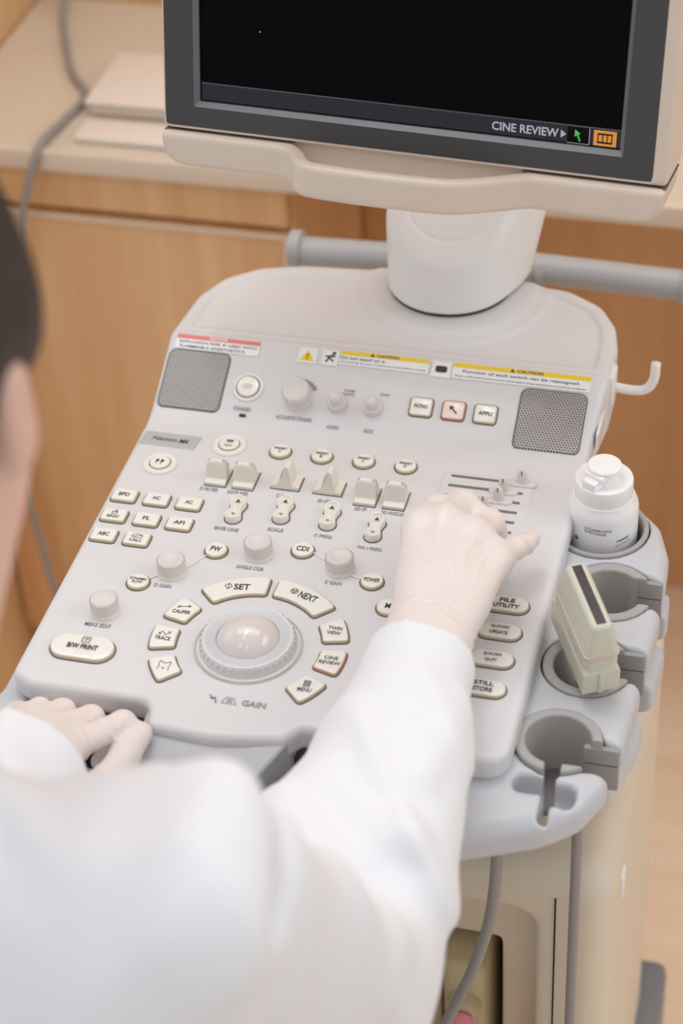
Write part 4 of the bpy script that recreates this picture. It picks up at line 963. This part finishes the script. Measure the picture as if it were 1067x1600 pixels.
def body_fn(X, Y, Z):
    d = cap(X, Y, Z, SR, SLd, .045, .045)
    d = smin(d, ell(X, Y, Z, (-.083, -.53, .05), (.155, .10, .27)), .05)
    d = smin(d, ell(X, Y, Z, (-.083, -.54, -.30), (.165, .125, .17)), .06)
    d = smin(d, cap(X, Y, Z, NB, (HC.x + .010, HC.y - .01, HC.z - .08), .064, .062), .03)
    for s, e, h in ((SR, ER, HR), (SLd, EL, HLd)):
        d = smin(d, cap(X, Y, Z, s, e, .048, .038), .02); d = smin(d, cap(X, Y, Z, e, h['wrist'], .038, .024), .01)
    for sx in (-.17, .01):
        d = smin(d, cap(X, Y, Z, (sx, -.52, -.36), (sx - .01, -.16, -.37), .078, .056), .03)
        d = smin(d, cap(X, Y, Z, (sx - .01, -.16, -.37), (sx - .01, -.20, -.83), .055, .040), .02)
        d = smin(d, cap(X, Y, Z, (sx - .01, -.21, -.865), (sx - .01, -.08, -.885), .040, .030), .02)
    return d
def hands_head(X, Y, Z):
    d = np.minimum(hand(X, Y, Z, HR, -.0012), hand(X, Y, Z, HLd, -.0012))
    return d
def head_fn(X, Y, Z):
    x, y, z = X - HC.x, Y - HC.y, Z - HC.z
    d = ell(x, y, z, (0, -.01, .02), (.076, .096, .098))
    d = smin(d, ell(x, y, z, (.004, .030, -.062), (.058, .056, .064)), .035)
    d = smin(d, cap(x, y, z, (0, .088, .015), (0, .106, -.022), .008, .012), .010)          # nose
    d = smin(d, ell(x, y, z, (0, .080, -.058), (.022, .010, .010)), .006)                  # lips
    d = smin(d, cap(x, y, z, (-.035, .078, .028), (.035, .078, .028), .009, .009), .010)     # brow
    for s in (-1, 1):
        d = smax(d, -ell(x, y, z, (s * .031, .092, .010), (.015, .012, .010)), .006)
        d = smin(d, ell(x, y, z, (s * .046, .058, -.020), (.020, .022, .020)), .015)
        ear = smax(ell(x, y, z, (s * .077, -.006, -.032), (.010, .018, .030)), -ell(x, y, z, (s * .087, .0, -.030), (.007, .011, .020)), .004)
        d = smin(d, ear, .006)
    return d
def full_body(X, Y, Z): return smin(np.minimum(body_fn(X, Y, Z), hands_head(X, Y, Z)), head_fn(X, Y, Z), .02)
sdf_mesh('body', full_body, (-.42, -.70, -.918), (.235, .17, .64), .0042, 'skin', PN)
for s in (-1, 1):
    bm = bmesh.new(); bmesh.ops.create_uvsphere(bm, u_segments=20, v_segments=14, radius=.0115); mesh_obj('eye', bm, 'label', PN, True, Matrix.Translation(HC + Vector((s * .031, .0765, .010))))
    bm = bmesh.new(); bmesh.ops.create_uvsphere(bm, u_segments=14, v_segments=10, radius=.0052); mesh_obj('iris', bm, 'black', PN, True, Matrix.Translation(HC + Vector((s * .031, .0838, .010))))
def hair_fn(X, Y, Z):
    x, y, z = X - HC.x, Y - HC.y, Z - HC.z
    d = ell(x, y, z, (0, -.014, .022), (.083, .108, .107))
    d = smin(d, ell(x, y, z, (0, -.060, -.040), (.070, .050, .070)), .03); d = smin(d, ell(x, y, z, (0, .020, .0), (.0815, .066, .070)), .01)
    d = smax(d, -np.maximum(-(y - .078), z - .050) * 1.0, .012)
    d = smax(d, -np.maximum(np.maximum(-(y + .034 - .55 * (z + .03)), z + .030), -(np.abs(x) - .050)), .012)
    d = smax(d, -(z + .085 + .2 * y), .012)
    return d + .0012 * np.sin(x * 420 + 3 * np.sin(z * 40)) * .5
sdf_mesh('hair', hair_fn, (HC.x - .1, HC.y - .13, HC.z - .12), (HC.x + .1, HC.y + .1, HC.z + .14), .003, 'hair', PN, 'short dark brown hair')
def legs_fn(X, Y, Z):
    d = ell(X, Y, Z, (-.083, -.53, -.30), (.178, .135, .16))
    for sx in (-.17, .01):
        d = smin(d, cap(X, Y, Z, (sx, -.52, -.36), (sx - .01, -.16, -.37), .086, .066), .03)
        d = smin(d, cap(X, Y, Z, (sx - .01, -.16, -.37), (sx - .01, -.20, -.84), .064, .054), .02)
    return np.maximum(d, -(Z + .84))
sdf_mesh('trousers', legs_fn, (-.30, -.70, -.86), (.13, -.05, -.12), .006, 'black', PN, 'dark trousers')
for sx in (-.18, .0):
    bm = bevbox((sx - .046, -.265, FZ + .001), (sx + .046, -.02, FZ + .075), .03, 4); mesh_obj('shoe', bm, 'dark', PN)
def n3(X, Y, Z, f, ph=0):
    return np.sin(X * f + 1.7 * np.sin(Y * f * .6 + ph) + ph) * np.sin(Y * f * .8 + 1.3 * np.sin(Z * f * .7 + ph)) * np.sin(Z * f * .7 + 1.1 * np.sin(X * f * .5) + ph * 2)
def coat_fn(X, Y, Z):
    d = cap(X, Y, Z, (SR[0], SR[1] - .004, SR[2] - .012), (SLd[0], SLd[1], SLd[2] - .012), .056, .058)
    d = smin(d, cap(X, Y, Z, (0.12339, -0.42837, 0.30105), (0.13878, -0.47620, 0.28725), .024, .03), .02)
    d = smin(d, ell(X, Y, Z, (-.098, -.545, .04), (.180, .130, .29)), .05)
    d = smin(d, cap(X, Y, Z, (-.080, -.49, .25), NB, .078, .068), .03)
    d = smin(d, ell(X, Y, Z, (-.083, -.55, -.27), (.21, .16, .20)), .08)
    # right sleeve
    CR = np.array(WR) + (np.array(ER) - np.array(WR)) / np.linalg.norm(np.array(ER) - np.array(WR)) * .006
    a = cap(X, Y, Z, SR, ER, .068, .054); b = cap(X, Y, Z, ER, CR, .054, .0385); b = smin(b, cap(X, Y, Z, (.150, -.24, .048), (.150, -.12, .056), .049, .044), .02)
    r_ = smin(a, b, .022)
    ax = (np.array(ER) - np.array(WR)); ax = ax / np.linalg.norm(ax)
    fore = (X - WR[0]) * ax[0] + (Y - WR[1]) * ax[1] + (Z - WR[2]) * ax[2]
    r_ = np.where(True, np.maximum(r_, -(fore - .006)) , r_)
    # left sleeve
    CL = np.array(HLd['wrist']) - (np.array(EL) - np.array(HLd['wrist'])) * .08
    l_ = smin(cap(X, Y, Z, SLd, EL, .070, .062), cap(X, Y, Z, EL, CL, .060, .044), .03)
    ax2 = (np.array(EL) - np.array(HLd['wrist'])); ax2 = ax2 / np.linalg.norm(ax2)
    l_ = np.maximum(l_, -((X - HLd['wrist'][0]) * ax2[0] + (Y - HLd['wrist'][1]) * ax2[1] + (Z - HLd['wrist'][2]) * ax2[2] + .003))
    # folds
    for p, q, rr, am in FOLDS:
        r_ = smin(r_, cap(X, Y, Z, p, q, rr, rr * .6), am)
    d = smin(smin(d, r_, .03), l_, .03)
    d = smin(d, cap(X, Y, Z, (-.02, -.43, .33), (-.085, -.505, .35), .012, .014), .012)      # collar
    d = smin(d, cap(X, Y, Z, (-.150, -.43, .33), (-.085, -.505, .35), .012, .014), .012)
    low = np.clip((-.13 - Y) / .1, 0, 1)
    ph = X * 46 + 3.0 * np.sin(Y * 9 + Z * 7) + Z * 12; ph2 = (X * .55 + Y * .8) * 60 + 2.4 * np.sin(X * 13 - Z * 9) + 1.0
    rel = np.clip(.5 + .5 * np.sin(X * 11 + Y * 7 + Z * 5 + 1.2), 0, 1)
    d = d - low * (.014 * rel * (.5 + .5 * np.sin(ph)) ** 2 + .013 * (1 - rel) * (.5 + .5 * np.sin(ph2)) ** 2) + .003 * n3(X, Y, Z, 30, .6) * low
    d = d - .0042 * np.clip((-.06 - Y) / .08, 0, 1) * (.5 + .5 * np.sin((X * .62 + Y * .78) * 78 + 2 * np.sin(X * 26 + Z * 20))) ** 4
    d = smax(d, -cap(X, Y, Z, (0.13369, -0.40195, 0.29674), (0.16797, -0.45802, 0.28247), .014, .010), .025)
    # neck opening
    d = smax(d, -cap(X, Y, Z, (-.075, -.44, .32), (-.060, -.37, .47), .060, .066), .008)
    # hem just above the seat and hollow cuff
    d = smax(d, -(Z + .42), .01)
    w2 = np.array(WR) + ax * .03; hole = cap(X, Y, Z, np.array(WR) - ax * .03, w2, .0325, .0325); d = smax(d, -hole, .002)
    return d
FOLDS = [((.128, -.16, .060), (.098, -.31, .100), .022, .03), ((.100, -.36, .100), (.150, -.26, .085), .012, .018), ((.090, -.40, .150), (.175, -.33, .095), .014, .02), ((.120, -.20, .085), (.170, -.24, .093), .010, .016),
         ((.125, -.13, .078), (.150, -.20, .095), .008, .014), ((.178, -.10, .070), (.172, -.19, .092), .008, .014)]
sdf_mesh('lab_coat', coat_fn, (-.43, -.75, -.45), (.27, -.02, .39), .0042, 'coat', PN, 'white long-sleeved lab coat with soft folds')
# ------------------------------------------------------------------ stool under the person
stl = thing('stool', 'black round stool under the seated person in the white coat', 'stool', (-.083, -.56, FZ))
TS = Matrix.Translation((-.083, -.56, 0))
mesh_obj('seat', lathe([(0, -.505), (.165, -.505), (.175, -.49), (.172, -.462), (.16, -.455), (0, -.455)], 40), 'black', stl, 'auto', TS)
mesh_obj('column', lathe([(0, FZ + .05), (.025, FZ + .05), (.025, -.505), (0, -.505)], 24), 'steel', stl, 'auto', TS)
mesh_obj('foot', lathe([(0, FZ + .001), (.2, FZ + .001), (.2, FZ + .012), (.04, FZ + .05), (0, FZ + .05)], 40), 'steel', stl, 'auto', TS)
